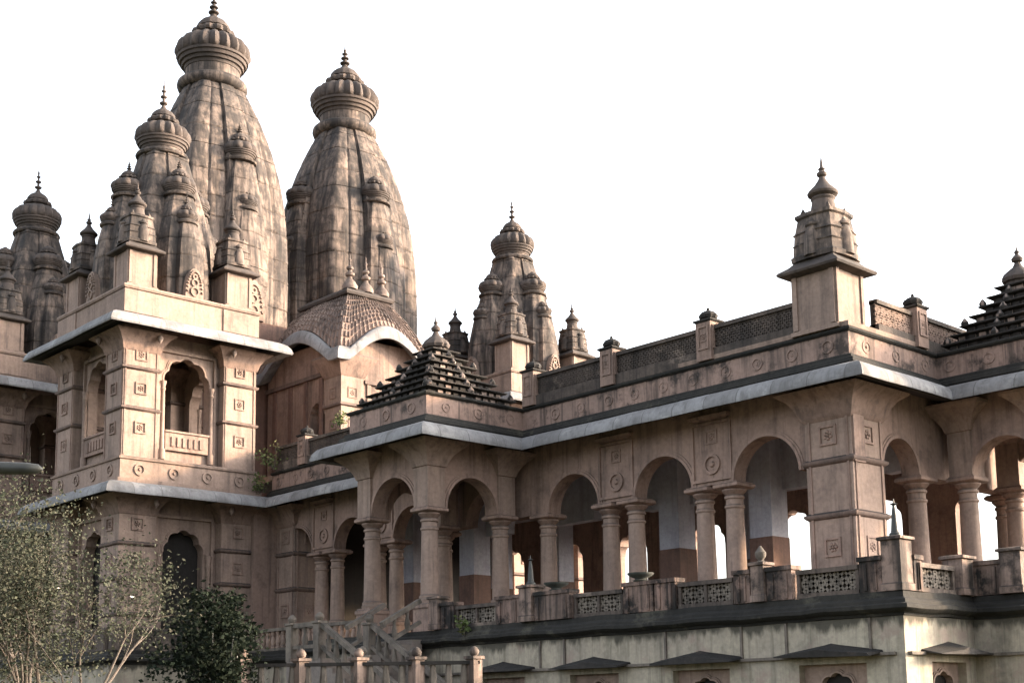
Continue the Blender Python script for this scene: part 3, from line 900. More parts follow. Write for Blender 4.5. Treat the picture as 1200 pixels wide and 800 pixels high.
def crown(parent, x, y, z, Rr, lobes, name='ribbed_crown', tip=None, flat=1.0, smalln=False):
    """ribbed amalaka disc with cap; z is the mid height"""
    b = MB()
    q = Rr; h = Rr*flat
    n = 4*lobes if lobes > 10 else 5*lobes
    b.lathe(x, y, [(z-0.1*h, 0.9*q, 0.04), (z-0.07*h, 0.96*q, 0.1), (z, 1.0*q, 0.11), (z+0.1*h, 1.0*q, 0.12), (z+0.22*h, 0.96*q, 0.13), (z+0.33*h, 0.88*q, 0.13), (z+0.41*h, 0.76*q, 0.11), (z+0.45*h, 0.62*q, 0.06), (z+0.455*h, 0.44*q, 0.0)], n, lobes)
    b.lathe(x, y, [(z-0.46*h, 0.66*q), (z-0.45*h, 0.73*q), (z-0.37*h, 0.75*q), (z-0.36*h, 0.80*q), (z-0.28*h, 0.82*q), (z-0.27*h, 0.87*q), (z-0.18*h, 0.89*q), (z-0.17*h, 0.93*q), (z-0.105*h, 0.94*q), (z-0.1*h, 0.85*q)], 40)
    b.lathe(x, y, [(z+0.44*h, 0.44*q, 0), (z+0.55*h, 0.44*q, 0.0), (z+0.57*h, 0.55*q, 0.1), (z+0.63*h, 0.59*q, 0.14), (z+0.70*h, 0.56*q, 0.12), (z+0.73*h, 0.40*q, 0.0), (z+0.77*h, 0.40*q, 0.0), (z+0.79*h, 0.44*q, 0.06), (z+0.88*h, 0.42*q, 0.08), (z+0.98*h, 0.34*q, 0.05), (z+1.06*h, 0.22*q, 0.02), (z+1.1*h, 0.13*q, 0), (z+1.16*h, 0.11*q, 0)], 36, 12)
    o = b.build(name, M_CROWN, parent, True)
    b = MB()
    zt = z+h*1.15
    k = ((tip if tip else zt+Rr*0.75)-zt)/1.0
    q = Rr
    b.lathe(x, y, [(zt-0.02, 0.10*q), (zt+0.1*k, 0.06*q), (zt+0.14*k, 0.14*q), (zt+0.18*k, 0.145*q), (zt+0.21*k, 0.05*q), (zt+0.32*k, 0.05*q), (zt+0.35*k, 0.115*q), (zt+0.39*k, 0.115*q), (zt+0.42*k, 0.045*q), (zt+0.51*k, 0.04*q), (zt+0.54*k, 0.085*q), (zt+0.57*k, 0.085*q), (zt+0.6*k, 0.03*q), (zt+0.7*k, 0.045*q), (zt+0.76*k, 0.02*q), (zt+1.0*k, 0.008*q)], 12)
    b.build('finial', M_CROWN, o, True)
    return o
def minor(parent, x, y, body, amal, Rr, tip):
    b = MB(); b.lathe(x, y, seams(smooth_prof(body, 3), 0.9), 64, 0, 0, sec_minor)
    zt = body[-1][0]; rt = body[-1][1]
    b.lathe(x, y, [(zt-0.02, rt*0.9), (zt+0.02, rt*1.15), (zt+0.1, rt*1.2), (zt+0.16, rt*1.05), (zt+0.2, rt*0.9), (amal-Rr*0.42, rt*0.92)], 24)
    o = b.build('minor_spire', M_SPIRE, parent, True)
    crown(o, x, y, amal, Rr, 10, tip=tip, flat=0.95)
    return o
def niche(parent, x, y, z, N, w_, h):
    """carved horseshoe niche plate standing against the spire foot"""
    N = Vector(N); S = Vector((0,0,1)).cross(N); c = Vector((x, y, z))
    b = MB()
    pts = []
    for i in range(21):
        t = PI*i/20
        u = math.cos(t); v = math.sin(t)
        pts.append((u*w_*(0.5 if v < 0.3 else 0.5), v**0.8*h))
    A = [tuple(c+S*a+Vector((0,0,q))) for a, q in pts]
    B = [tuple(c+S*a*0.94+Vector((0,0,q*0.97))+N*0.22) for a, q in pts]
    b.loops([A, B])
    for k, (a, q) in enumerate(pts[1:-1]):
        b.lump(c+S*a*0.8+Vector((0,0,q*0.84+0.04))+N*0.22, N, w_*0.075, 0.07)
    for zz, rr in ((0.22, 0.2), (0.5, 0.16), (0.7, 0.1)):
        b.ring(c+Vector((0,0,h*zz))+N*0.22, N, w_*rr, w_*0.07, 0.06, 12)
    return b.build('carved_niche', M_WALL2, parent, True)

def make_small_spire(label):
    r = empty('cluster_spire', (0,0,0), label, 'spire', 'clustered spires on the pavilions')
    b = MB()
    body = [(18.25, 2.15), (19.6, 2.18), (21, 2.1), (22.3, 1.9), (23.5, 1.58), (24.5, 1.25), (25.15, 1.06)]
    b.lathe(0, 0, seams(smooth_prof(body, 4), 0.95), 128, 0, 0, sec_big)
    b.lathe(0, 0, [(25.05, 0.95), (25.1, 1.08), (25.18, 1.12), (25.26, 1.08), (25.3, 0.86), (25.5, 0.84), (25.6, 0.84)], 40)
    b.build('spire_body', M_SPIRE, r, True)
    crown(r, 0, 0, 26.0, 1.19, 16, tip=28.85, flat=1.05)
    for k, N in enumerate(((-1,0,0), (0,-1,0), (1,0,0), (0,1,0))):
        minor(r, N[0]*1.5, N[1]*1.5, [(18.25, 1.3), (19.8, 1.26), (21.2, 1.05), (22.3, 0.78), (22.9, 0.6)], 23.42, 0.74, 24.7)
        minor(r, N[0]*2.2, N[1]*2.2, [(18.25, 0.74), (19.3, 0.76), (20.4, 0.66), (21.2, 0.5), (21.55, 0.41)], 21.92, 0.5, 23.0)
        niche(r, N[0]*2.78, N[1]*2.78, 18.25, N, 0.85, 1.3)
    return r
s0 = make_small_spire('clustered spire on the sunlit left pavilion, in front of the tallest spire')
s0.location = (*PAVC[0], 0)
dup(s0, (*PAVC[1], 0), 'dark clustered spire furthest left, on the shaded pavilion')
dup(s0, (*PAVC[2], 0), 'small clustered spire standing alone behind the hall roof, centre of picture')
for (cx, cy), lab in zip(PAVC, ('sunlit left pavilion', 'shaded pavilion at the left picture edge', 'far pavilion behind the hall roof')):
    for sx, sy, pos in ((-1, -1, 'front corner'), (1, -1, 'right corner'), (-1, 1, 'left corner'), (1, 1, 'rear corner')):
        if sx == 1 and sy == 1 or (cy > 60 and sx == -1 and sy == 1): continue
        place_pin(cx+sx*2.18, cy+sy*2.18, 18.3, 1.0, 'pinnacle on the %s of the %s' % (pos, lab))

def make_big_spire(label):
    r = empty('great_spire', (0,0,0), label, 'spire', 'pair of great temple spires')
    b = MB(); b.rect(-4.05, -4.05, 4.05, 4.05, [(11.5, 0), (18.9, 0), (19.0, 0.02), (19.2, 0.02), (19.3, 0.01), (20.0, 0.0)])
    b.build('sanctum_block', M_RED, r, True)
    b = MB()
    body = [(20, 3.86), (22.5, 3.9), (24.7, 3.84), (26.3, 3.72), (27.8, 3.48), (29.2, 3.12), (30.3, 2.76), (31.3, 2.36), (32.2, 1.93), (32.75, 1.64)]
    b.lathe(0, 0, seams(smooth_prof(body, 4), 1.25), 160, 0, 0, sec_big)
    b.lathe(0, 0, [(32.7, 1.4), (32.76, 1.58), (32.86, 1.7), (33.02, 1.76), (33.18, 1.73), (33.3, 1.6), (33.34, 1.38), (33.8, 1.36), (34.0, 1.36)], 64)
    b.build('spire_body', M_SPIRE, r, True)
    crown(r, 0, 0, 34.75, 1.91, 20, tip=38.35)
    for N in ((-1,0,0), (0,-1,0), (1,0,0), (0,1,0)):
        minor(r, N[0]*2.72, N[1]*2.72, [(20, 1.42), (22.5, 1.42), (24.6, 1.28), (26.6, 1.0), (28.1, 0.72)], 28.75, 0.9, 30.3)
        minor(r, N[0]*3.32, N[1]*3.32, [(20, 0.88), (21.5, 0.9), (23.2, 0.84), (24.6, 0.68), (25.5, 0.53)], 26.0, 0.64, 27.4)
        niche(r, N[0]*4.0, N[1]*4.0, 20.0, N, 1.2, 2.0)
    return r
g0 = make_big_spire('tallest great spire with ribbed crown, left of the pair')
g0.location = (32.3, 56.75, 0)
dup(g0, (40.5, 56.75, 0), 'second great spire rising behind the curved bangla roof')

# ---------------------------------------------------------------- antechamber with curved eaves and carved hipped roof
an = empty('antechamber', (35.3, 48.6, 11.5), 'tall roof chamber with curved grey eaves and carved hipped roof', 'roof chamber')
ax0, ax1, ay0, ay1 = 33.0, 37.6, 46.4, 52.3
b = MB()
b.arch_wall((ax0, ay1, 12), (-1,0,0), ay1-ay0, 11.52, 18.0, 0.4, [(4.1, 0.55, 11.6, 14.7, 'foil')], rim=0.12)
b.arch_wall((ax0+0.4, ay0, 12), (0,-1,0), ax1-ax0-0.4, 11.52, 18.0, 0.4, [(1.75, 0.42, 11.6, 14.9, 'foil')], rim=0.12)
b.build('wall', M_WALL, an)
b = MB()
b.box(ax0-0.06, ay0-0.06, 11.52, ax0+1.15, ay0+1.15, 17.2)
o = b.build('corner_pier', M_WALL2, an)
for z in (13.3, 14.9):
    b = MB()
    b.rect(ax0-0.06, ay0-0.06, ax0+1.15, ay0+1.15, [(z-0.05, 0.002), (z, 0.08), (z+0.08, 0.08), (z+0.12, 0.002)])
    b.build('string_moulding', M_MOULD, o)
for N, c in (((-1,0,0), (ax0-0.06, ay0+0.55)), ((0,-1,0), (ax0+0.55, ay0-0.06))):
    for z in (12.6, 14.1, 15.5):
        b = MB(); b.rosette(Vector((*c, z)), N, 0.24, 0.05); b.build('carved_rosette', M_WALL, o)
b = MB()
b.rect(ax0-0.06, ay0-0.06, ax0+1.15, ay0+1.15, [(16.2, 0.003), (16.3, 0.08), (16.6, 0.2), (16.9, 0.42), (17.05, 0.48), (17.15, 0.4)])
b.build('bracket', M_WALL, o)
b = MB(); b.box(ax0+0.5, ay0+0.5, 11.52, ax1, ay1, 17.9); b.build('shade_core', M_DARK, an)  # solid block, coloured near-black as the shade inside the roof chamber
b = MB()
for y0 in (47.75, 48.95, 50.2, 51.5):
    b = MB(); b.box(ax0-0.07, y0, 11.52, ax0-0.003, y0+0.28, 16.4); b.build('pilaster_strip', M_RED, an)
b = MB(); b.box(ax0-0.12, 47.6, 16.42, ax0-0.003, ay1, 16.6); b.build('wall_moulding', M_MOULD, an)
b = MB(); b.box(ax0+1.2, ay0-0.12, 16.0, ax1, ay0-0.003, 16.16); b.build('wall_moulding', M_MOULD, an)
for x0 in (34.35, 35.6, 36.6):
    b = MB(); b.box(x0, ay0-0.07, 11.52, x0+0.2, ay0-0.003, 15.98); b.build('pilaster_strip', M_WALL2, an)
# hipped roof: each bottom edge arches up in the middle, sides draw in to a small flat top
def arc_h(s): return max(0.0, math.sin(PI*min(max((s-0.1)/0.8, 0), 1)))
def roof_rings(out0, z0, rise, ox, top_in, ztop, n=15, m=9):
    rings = []
    for k in range(m):
        t = k/(m-1)
        ring = []
        for side in range(4):
            for i in range(n):
                s = i/n
                inn = -out0*(1-t)+top_in*(t**1.35)
                x0, x1, y0, y1 = ax0+inn, ax1-inn, ay0+inn, ay1-inn
                p = [(x0+(x1-x0)*s, y0), (x1, y0+(y1-y0)*s), (x1-(x1-x0)*s, y1), (x0, y1-(y1-y0)*s)][side]
                zb = z0+rise*arc_h(s)
                ring.append((p[0], p[1], zb+(ztop-zb)*(t**0.9)))
        rings.append(ring)
    return rings
b = MB()
b.loops(roof_rings(0.25, 17.45, 1.35, 0, 1.15, 20.4))
b.bm.faces.ensure_lookup_table(); f0 = len(b.bm.faces)
# carved scales laid over the roof in rows
rr = roof_rings(0.25, 17.45, 1.35, 0, 1.15, 20.4, 46, 9)
for k in range(0, 8):
    for i in range(46*4):
        if 46 <= i < 138: continue
        a = Vector(rr[k][i]); nx = Vector(rr[k][(i+1) % 184]); up = Vector(rr[k+1][i])
        N = (nx-a).cross(up-a)
        if N.length < 1e-6: continue
        N.normalize()
        if N.z < 0: N = -N
        if (i+k//3) % 2 == 0:
            T = (nx-a)*0.36; V = (up-a)*JR.uniform(0.8, 0.95); d = JR.uniform(0.05, 0.1)
            b.loops([[tuple(a-T), tuple(a+T), tuple(a+T+V), tuple(a-T+V)], [tuple(a-T*0.7+N*d), tuple(a+T*0.7+N*d), tuple(a+T*0.6+V*0.9+N*d*0.8), tuple(a-T*0.6+V*0.9+N*d*0.8)]])
b.bm.faces.ensure_lookup_table()
for f in b.bm.faces[f0:]: f.material_index = 1
o = b.build('carved_roof', [M_WALL, M_BLOCK], an, smooth=50)
b = MB()
b.rect(ax0+1.1, ay0+1.1, ax1-1.1, ay1-1.1, [(20.35, 0), (20.4, 0.12), (20.5, 0.16), (20.6, 0.12), (20.66, 0.0), (20.75, -0.1)])
b.build('roof_cap', M_CROWN, o)
for k in range(3):
    b = MB()
    x = ax0+1.4+k*0.9; y = ay0+1.35
    b.lathe(x, y, [(20.70, 0.34), (20.85, 0.36), (21.05, 0.25), (21.20, 0.12), (21.30, 0.1), (21.35, 0.2), (21.45, 0.22), (21.55, 0.1), (21.61, 0.08), (21.67, 0.16), (21.75, 0.16), (21.83, 0.06), (22.05, 0.05), (22.11, 0.08), (22.17, 0.03), (22.45, 0.01)], 14)
    b.build('finial', M_BLOCK, o)
# curved eaves: arching hoods
b = MB()
def eave_path(side):
    pts = []
    n = 28
    for i in range(n+1):
        s = i/n
        z = 17.25+1.35*arc_h(s)
        pts.append((s, z))
    return pts
for side in (0, 1):
    rings = []
    for s, z in eave_path(side):
        ext = 0.45
        if side == 0:                                       # west face
            f = lambda o, zz: (ax0-o, ay1+ext-(ay1-ay0+ext+o)*s, zz)
        else:
            f = lambda o, zz: (ax0-o+(ax1-ax0+ext+o)*s, ay0-o, zz)
        rings.append([f(0.02, z-0.28), f(0.6, z-0.52), f(0.68, z-0.5), f(0.67, z-0.3), f(0.56, z+0.0), f(0.38, z+0.16), f(0.02, z+0.24)])
    b.loops(rings)
b.build('curved_eave', M_EAVE, an, smooth=45)

# ---------------------------------------------------------------- terrace balustrade
def ball_post(b, x, y, z0, h, s, cap=True):
    b.square(x, y, [(z0, s), (z0+h-0.1, s), (z0+h-0.08, s*1.25), (z0+h-0.02, s*1.25), (z0+h, s*0.9)])
BZ = 3.992
balu = empty('terrace_balustrade', (24.86, 14.98, 3.99), 'blackened stone balustrade of openwork panels and piers on the terrace edge', 'balustrade')
def bal_piece(kind, p, q, N, label):
    """one stretch of balustrade from p to q along the terrace edge"""
    p, q = Vector((*p, BZ)), Vector((*q, BZ)); N = Vector(N); S = (q-p).normalized(); L = (q-p).length; Z = Vector((0,0,1))
    P0 = Vector((p.x, p.y, 0))
    b = MB()
    if kind == 'jali':
        b.slab(P0-N*0.14, S, Z, N, 0, BZ, L, BZ+0.1, 0.22)
        b.slab(P0-N*0.15, S, Z, N, 0, 4.52, L, 4.62, 0.24)
        n = max(1, int(round(L/1.1)))
        for i in range(n+1):
            s = min(max(i*L/n, 0.04), L-0.04)
            b.slab(P0-N*0.12, S, Z, N, s-0.04, BZ+0.1, s+0.04, 4.52, 0.18)
        b.slab(P0-N*0.13, S, Z, N, 0.0, BZ+0.1, L, 4.52, 0.05)
        o = b.build('panel', M_BLACK, balu)
        b = MB(); lattice(b, p-N*0.03, S, N, L, BZ+0.1, 4.52); b.build('jali', M_RAIL, o)
        return o
    if kind == 'pier':
        b.slab(P0-N*0.2, S, Z, N, 0.01, BZ, L-0.01, 4.66, 0.32)
        b.slab(P0-N*0.24, S, Z, N, -0.02, 4.662, L+0.02, 4.76, 0.4)
        for s in (0.12, L-0.2):
            b.slab(P0+N*0.12, S, Z, N, s, BZ+0.04, s+0.08, 4.6, 0.03)
        return b.build('pier', M_PIER, balu)
def post(x, y, h, s, label, top=None, m=None):
    b = MB(); ball_post(b, x, y, BZ, h, s)
    b.square(x, y, [(BZ+0.002, s*1.12), (BZ+0.14, s*1.12), (BZ+0.17, s*1.0)])
    o = b.build('post', M_POST, balu)
    if top: o['label'] = label
    if top == 'spike':
        b = MB(); z = BZ+h
        b.lathe(x, y, [(z, 0.13), (z+0.06, 0.13), (z+0.09, 0.09), (z+0.5, 0.055), (z+0.66, 0.03), (z+0.69, 0.09), (z+0.72, 0.02), (z+0.8, 0.01)], 10)
        b.build('spike_finial', M_METAL, o)
    elif top == 'knob':
        b = MB(); z = BZ+h
        b.lathe(x, y, [(z, 0.1), (z+0.05, 0.06), (z+0.12, 0.12), (z+0.22, 0.13), (z+0.3, 0.07), (z+0.38, 0.02)], 12)
        b.build('knob', M_RAIL, o)
    return o
W = (-1, 0, 0); Sn = (0, -1, 0)
xe = 24.86
post(xe, 30.05, 0.98, 0.2, 'stone post where the terrace balustrade meets the stairs')
bal_piece('pier', (xe, 29.8), (xe, 29.2), W, 'narrow pale pier beside the stair head post')
bal_piece('jali', (xe, 29.18), (xe, 27.42), W, 'openwork balustrade panel nearest the stairs')
bal_piece('pier', (xe, 27.4), (xe, 26.45), W, 'dark pier left of the pink post with the obelisk')
post(xe, 26.1, 1.0, 0.24, 'pinkish post with small obelisk in the middle of the balustrade', 'spike')
bal_piece('pier', (xe-0.06, 25.8), (xe-0.06, 24.45), W, 'wide red-brown pier under the left planter bowl')
bal_piece('jali', (xe, 24.4), (xe, 22.68), W, 'openwork balustrade panel between the two planter bowls')
bal_piece('pier', (xe, 22.62), (xe, 21.62), W, 'dark pier under the right planter bowl')
bal_piece('pier', (xe, 21.58), (xe, 20.9), W, 'pier with reddish streaks right of the planter bowls')
bal_piece('jali', (xe, 20.86), (xe, 19.2), W, 'dim openwork balustrade panel below the second arch from the right pillar')
bal_piece('pier', (xe, 19.15), (xe, 18.66), W, 'dark pier left of the post with a knob')
post(xe, 18.42, 0.92, 0.18, 'weathered post with a round knob left of the corner pillar', 'knob', M_RAIL)
bal_piece('pier', (xe, 18.2), (xe, 17.5), W, 'dark pier right of the post with a knob')
bal_piece('jali', (xe, 17.42), (xe, 15.82), W, 'pale openwork balustrade panel in front of the corner pillar')
bal_piece('pier', (xe, 15.78), (xe, 15.22), W, 'dark pier beside the spiked corner post')
post(xe+0.1, 14.98, 1.16, 0.23, 'tall sunlit corner post with a dark spike finial', 'spike', M_WALL2)
bal_piece('pier', (25.22, 14.86), (25.55, 14.86), Sn, 'short sunlit pier right of the spiked corner post')
bal_piece('jali', (25.58, 14.86), (27.0, 14.86), Sn, 'sunlit twin balustrade panel right of the corner post')
post(27.35, 14.9, 0.9, 0.24, 'pale post between twin panel and black pier at right', None, M_WALL2)
bal_piece('pier', (27.76, 14.72), (27.76, 14.04), W, 'broad black stained pier near the right picture edge')
post(27.8, 13.78, 1.0, 0.24, 'sunlit post cut by the right picture edge', None, M_WALL2)
bal_piece('jali', (28.1, 13.56), (33.2, 13.56), Sn, 'balustrade panel beyond the right picture edge')
# planter bowls standing on the piers
for y, lab in ((25.1, 'dark planter bowl on the red-brown pier'), (22.1, 'dark planter bowl on the pier right of the open panel')):
    b = MB()
    b.lathe(xe-0.02, y, [(4.765, 0.18), (4.79, 0.2), (4.81, 0.13), (4.84, 0.15), (4.89, 0.27), (4.94, 0.33), (4.97, 0.34), (4.97, 0.29), (4.93, 0.22)], 18)
    o = tag(b.build('planter_bowl', M_BOWL), lab, 'planter', 'planter bowls on the balustrade')
# balustrade in the recess by the left pavilion and before the pavilion
def baluster_run(name, label, p, q, z, N, group=None, n=None, h=0.85, m=M_RAIL):
    p, q = Vector((*p, z)), Vector((*q, z)); S = (q-p).normalized(); L = (q-p).length; N = Vector(N); Z = Vector((0,0,1)); P0 = Vector((p.x, p.y, 0))
    r = empty(name, p, label, 'balustrade', group)
    b = MB()
    b.slab(P0-N*0.1, S, Z, N, 0, z, L, z+0.1, 0.2); b.slab(P0-N*0.12, S, Z, N, -0.02, z+h-0.12, L+0.02, z+h, 0.24)
    b.build('rail', m, r)
    n = n or int(L/0.34)
    bm_ = None
    for i in range(n):
        c = p+S*(L*(i+0.5)/n)
        if bm_ is None:
            b = MB(); b.lathe(0, 0, [(0.1, 0.09), (0.16, 0.1), (0.2, 0.06), (0.32, 0.1), (0.42, 0.09), (0.56, 0.05), (0.62, 0.08), (h-0.12, 0.08)], 8)
            bm_ = b.build('baluster', M_WALL2, r, True); bm_.location = c-p
        else:
            d = bm_.copy(); COL.objects.link(d); d.parent = r; d.location = c-p
    return r
baluster_run('recess_balustrade', 'low baluster railing between the shrub and the stairs', (27.66, 44.8), (27.66, 36.9), BZ, W)
def low_parapet(label, p, q, N):
    p, q = Vector((*p, BZ)), Vector((*q, BZ)); S = (q-p).normalized(); L = (q-p).length; N = Vector(N); Z = Vector((0,0,1)); P0 = Vector((p.x, p.y, 0))
    b = MB(); b.slab(P0-N*0.15, S, Z, N, 0, BZ, L, 4.72, 0.2); b.slab(P0-N*0.2, S, Z, N, 0, 4.722, L, 4.82, 0.3)
    n = int(L/1.9)
    for i in range(n+1):
        s = 0.14+(L-0.28)*i/n
        b.slab(P0+N*0.05, S, Z, N, s-0.13, BZ, s+0.13, 4.7, 0.09)
        if i < n: b.ring(p+S*(s+(L-0.28)/n/2)+Z*0.36+N*0.05, N, 0.22, 0.06, 0.05, 14)
    return tag(b.build('pavilion_parapet', M_BLACK), label, 'parapet', 'dark low parapets before the left pavilion')
low_parapet('dark low parapet before the pavilion, behind the dark shrub', (21.96, 45.06), (27.4, 45.06), Sn)
low_parapet('dark low parapet running left behind the bare tree', (21.96, 66), (21.96, 45.3), W)

# ---------------------------------------------------------------- stairs
st = empty('staircase', (23.1, 30.6, 0), 'weathered stone stairs turning down from the porch, sloping rails', 'stairs')
b = MB()
for i in range(4):                                          # upper flight, down towards -X
    x1 = 24.6-i*0.375
    b.box(x1-0.375, 30.5, 0, x1, 32.2, 3.72-i*0.15)
b.box(21.3, 30.9, 0, 23.099, 32.6, 3.15)                    # landing
for i in range(20):                                         # lower flight, down towards -Y
    y1 = 30.899-i*0.29
    b.box(21.3, y1-0.29, 0, 23.2, y1, 3.0-i*0.15)
b.build('steps', M_FLOOR, st)
def rail(p, q, posts=True, m=M_RAIL):
    p, q = Vector(p), Vector(q)
    b = MB(); b.bar(p, q, 0.16, 0.13)
    b.bar(p-Vector((0,0,0.62)), q-Vector((0,0,0.62)), 0.12, 0.1)
    n = max(2, int((q-p).length/0.42))
    for i in range(1, n):
        c = p+(q-p)*i/n
        b.lathe(c.x, c.y, [(c.z-0.6, 0.07), (c.z-0.45, 0.09), (c.z-0.25, 0.05), (c.z-0.06, 0.06)], 7)
    b.build('handrail', m, st)
def newel(x, y, z0, z1, s=0.13, ball=True):
    b = MB(); b.square(x, y, [(z0, s), (z1-0.08, s), (z1-0.06, s*1.3), (z1, s*1.3)])
    if ball: b.lathe(x, y, [(z1, 0.07), (z1+0.04, 0.11), (z1+0.12, 0.13), (z1+0.2, 0.09), (z1+0.25, 0.02)], 12)
    b.build('newel_post', M_RAIL, st)
rail((24.56, 30.54, 4.86), (23.15, 30.54, 4.12))
rail((24.56, 32.25, 4.86), (23.15, 32.25, 4.12))
rail((23.12, 31.0, 4.15), (23.12, 29.15, 3.12)); rail((23.12, 29.0, 3.05), (23.12, 25.4, 1.1))
rail((21.42, 31.05, 4.12), (21.42, 29.2, 3.12)); rail((21.42, 29.0, 3.05), (21.42, 25.4, 1.1))
newel(23.12, 31.08, 3.1, 4.2); newel(21.42, 31.12, 3.1, 4.2); newel(21.42, 32.5, 3.1, 4.2)
newel(23.12, 29.05, 2.0, 3.15); newel(21.42, 29.1, 2.0, 3.15)
rail((21.42, 32.4, 4.12), (21.42, 31.25, 4.12))

# ---------------------------------------------------------------- garden fence near the camera
fl = empty('garden_fence', (12.2, 20.2, 0), 'low pale-posted garden fence with dark panels below the terrace', 'fence')
fp, fq = Vector((12.2, 20.2, 0)), Vector((15.28, 17.35, 0)); fS = (fq-fp).normalized(); fN = Vector((fS.y, -fS.x, 0)); fL = (fq-fp).length
b = MB(); b.slab(fp-fN*0.12, fS, Vector((0,0,1)), fN, 0, 0, fL, 1.5, 0.24); b.build('base_wall', M_PLINTH, fl)
b = MB(); b.slab(fp-fN*0.07, fS, Vector((0,0,1)), fN, 0, 2.42, fL, 2.48, 0.14); b.slab(fp-fN*0.07, fS, Vector((0,0,1)), fN, 0, 1.5, fL, 1.56, 0.14)
b.build('rail', M_TIER, fl)
b = MB()
for i in range(int(fL/0.27)):
    c = fp+fS*(0.14+i*0.27)
    b.lathe(c.x, c.y, [(1.56, 0.05), (1.7, 0.075), (1.95, 0.045), (2.15, 0.07), (2.42, 0.045)], 7)
b.build('balusters', M_RAIL, fl)
pm = None
nP = 5
for i in range(nP):
    c = fp+fS*(0.1+(fL-0.2)*i/(nP-1))
    if pm is None:
        b = MB(); b.square(0, 0, [(0, 0.1), (2.5, 0.1), (2.51, 0.13), (2.56, 0.13)])
        b.lathe(0, 0, [(2.56, 0.05), (2.59, 0.08), (2.64, 0.09), (2.7, 0.06), (2.73, 0.02)], 12)
        pm = b.build('post', M_POST, fl, True); pm.location = c-fl.location
    else:
        d = pm.copy(); COL.objects.link(d); d.parent = fl; d.location = c-fl.location

# ---------------------------------------------------------------- plants
def leaf_quads(b, c, n, spread, size, rng, flat=0.5):
    for _ in range(n):
        p = c+Vector((rng.gauss(0, spread), rng.gauss(0, spread), rng.gauss(0, spread*0.8)))
        d = Vector((rng.uniform(-1, 1), rng.uniform(-1, 1), rng.uniform(-0.6, 0.9))).normalized()
        s = d.cross(Vector((rng.uniform(-1, 1), rng.uniform(-1, 1), rng.uniform(-1, 1))))
        if s.length < 0.1: continue
        s.normalize()
        l = size*rng.uniform(0.6, 1.35); w_ = l*0.3
        b.face([p, p+d*l*0.5+s*w_, p+d*l, p+d*l*0.5-s*w_])

def make_tree(name, label, base, trunks, seed, leafm, flowers=True):
    rng = random.Random(seed)
    r = empty(name, base, label, 'tree')
    tb = MB(); tips = []
    def grow(p, d, length, rad, depth):
        pts = [p]; rads = [rad]
        n = 5
        for i in range(n):
            d = (d+Vector((rng.uniform(-1, 1), rng.uniform(-1, 1), rng.uniform(-0.5, 0.8)))*0.16).normalized()
            p = p+d*length/n
            pts.append(p); rads.append(rad*(1-0.5*(i+1)/n))
        tb.tube(pts, rads, 7 if depth < 2 else 5)
        if depth >= 5 or rad < 0.005:
            tips.append((p, d)); return
        if depth >= 2: tips.append((pts[3], d))
        if depth >= 3: tips.append((pts[1], d))
        k = rng.choice((2, 3, 3)) if depth < 3 else 2
        for j in range(k):
            q = pts[rng.choice((3, 4, 5))] if j else pts[-1]
            nd = (d+Vector((rng.uniform(-1, 1), rng.uniform(-1, 1), rng.uniform(-0.35, 0.7)))*0.75).normalized()
            grow(q, nd, length*rng.uniform(0.5, 0.72), rads[-1]*rng.uniform(0.75, 0.98), depth+1)
    for off, d, L, rad in trunks:
        grow(Vector(base)+Vector(off), Vector(d).normalized(), L, rad, 0)
    tb.build('trunk', M_BARK, r)
    b = MB()
    for p, d in tips:
        leaf_quads(b, p, rng.randint(35, 110), 0.23, 0.05, rng)
    b.build('crown', leafm, r, recalc=False, smooth=0)
    if flowers:
        b = MB()
        for p, d in rng.sample(tips, min(len(tips), 14)):
            for k in range(5):
                t = 2*PI*k/5
                c = p+Vector((rng.uniform(-.12, .12), rng.uniform(-.12, .12), 0.08)) if k == 0 else c
                e = Vector((math.cos(t), math.sin(t)*0.6, 0.5+0.3*math.sin(t)))
                b.face([c, c+e*0.02+Vector((0.01, 0, 0)), c+e*0.034, c+e*0.02-Vector((0.01, 0, 0))])
        b.build('blossoms', M_WHITE, r, recalc=False, smooth=0)
    return r
make_tree('garden_tree', 'sparse grey-branched tree with olive leaves at the left edge', (7.55, 18.1, 0),
    [((-0.2, 0.2, 0), (-0.12, 0.15, 1), 2.0, 0.085), ((0.1, -0.1, 0), (0.2, -0.24, 1), 2.0, 0.07), ((-0.5, 0.55, 0), (-0.1, 0.1, 1), 2.1, 0.08), ((-0.1, 0.35, 0), (0.08, 0.0, 1), 2.0, 0.06), ((-0.6, 0.7, 0), (0.0, 0.1, 1), 2.0, 0.07), ((-0.3, 0.3, 0), (0.1, -0.12, 1), 2.1, 0.07), ((0.15, -0.15, 0), (0.32, -0.36, 1), 1.8, 0.05), ((0.2, -0.25, 0), (0.14, -0.2, 1), 1.9, 0.055)], 23, M_LEAF)

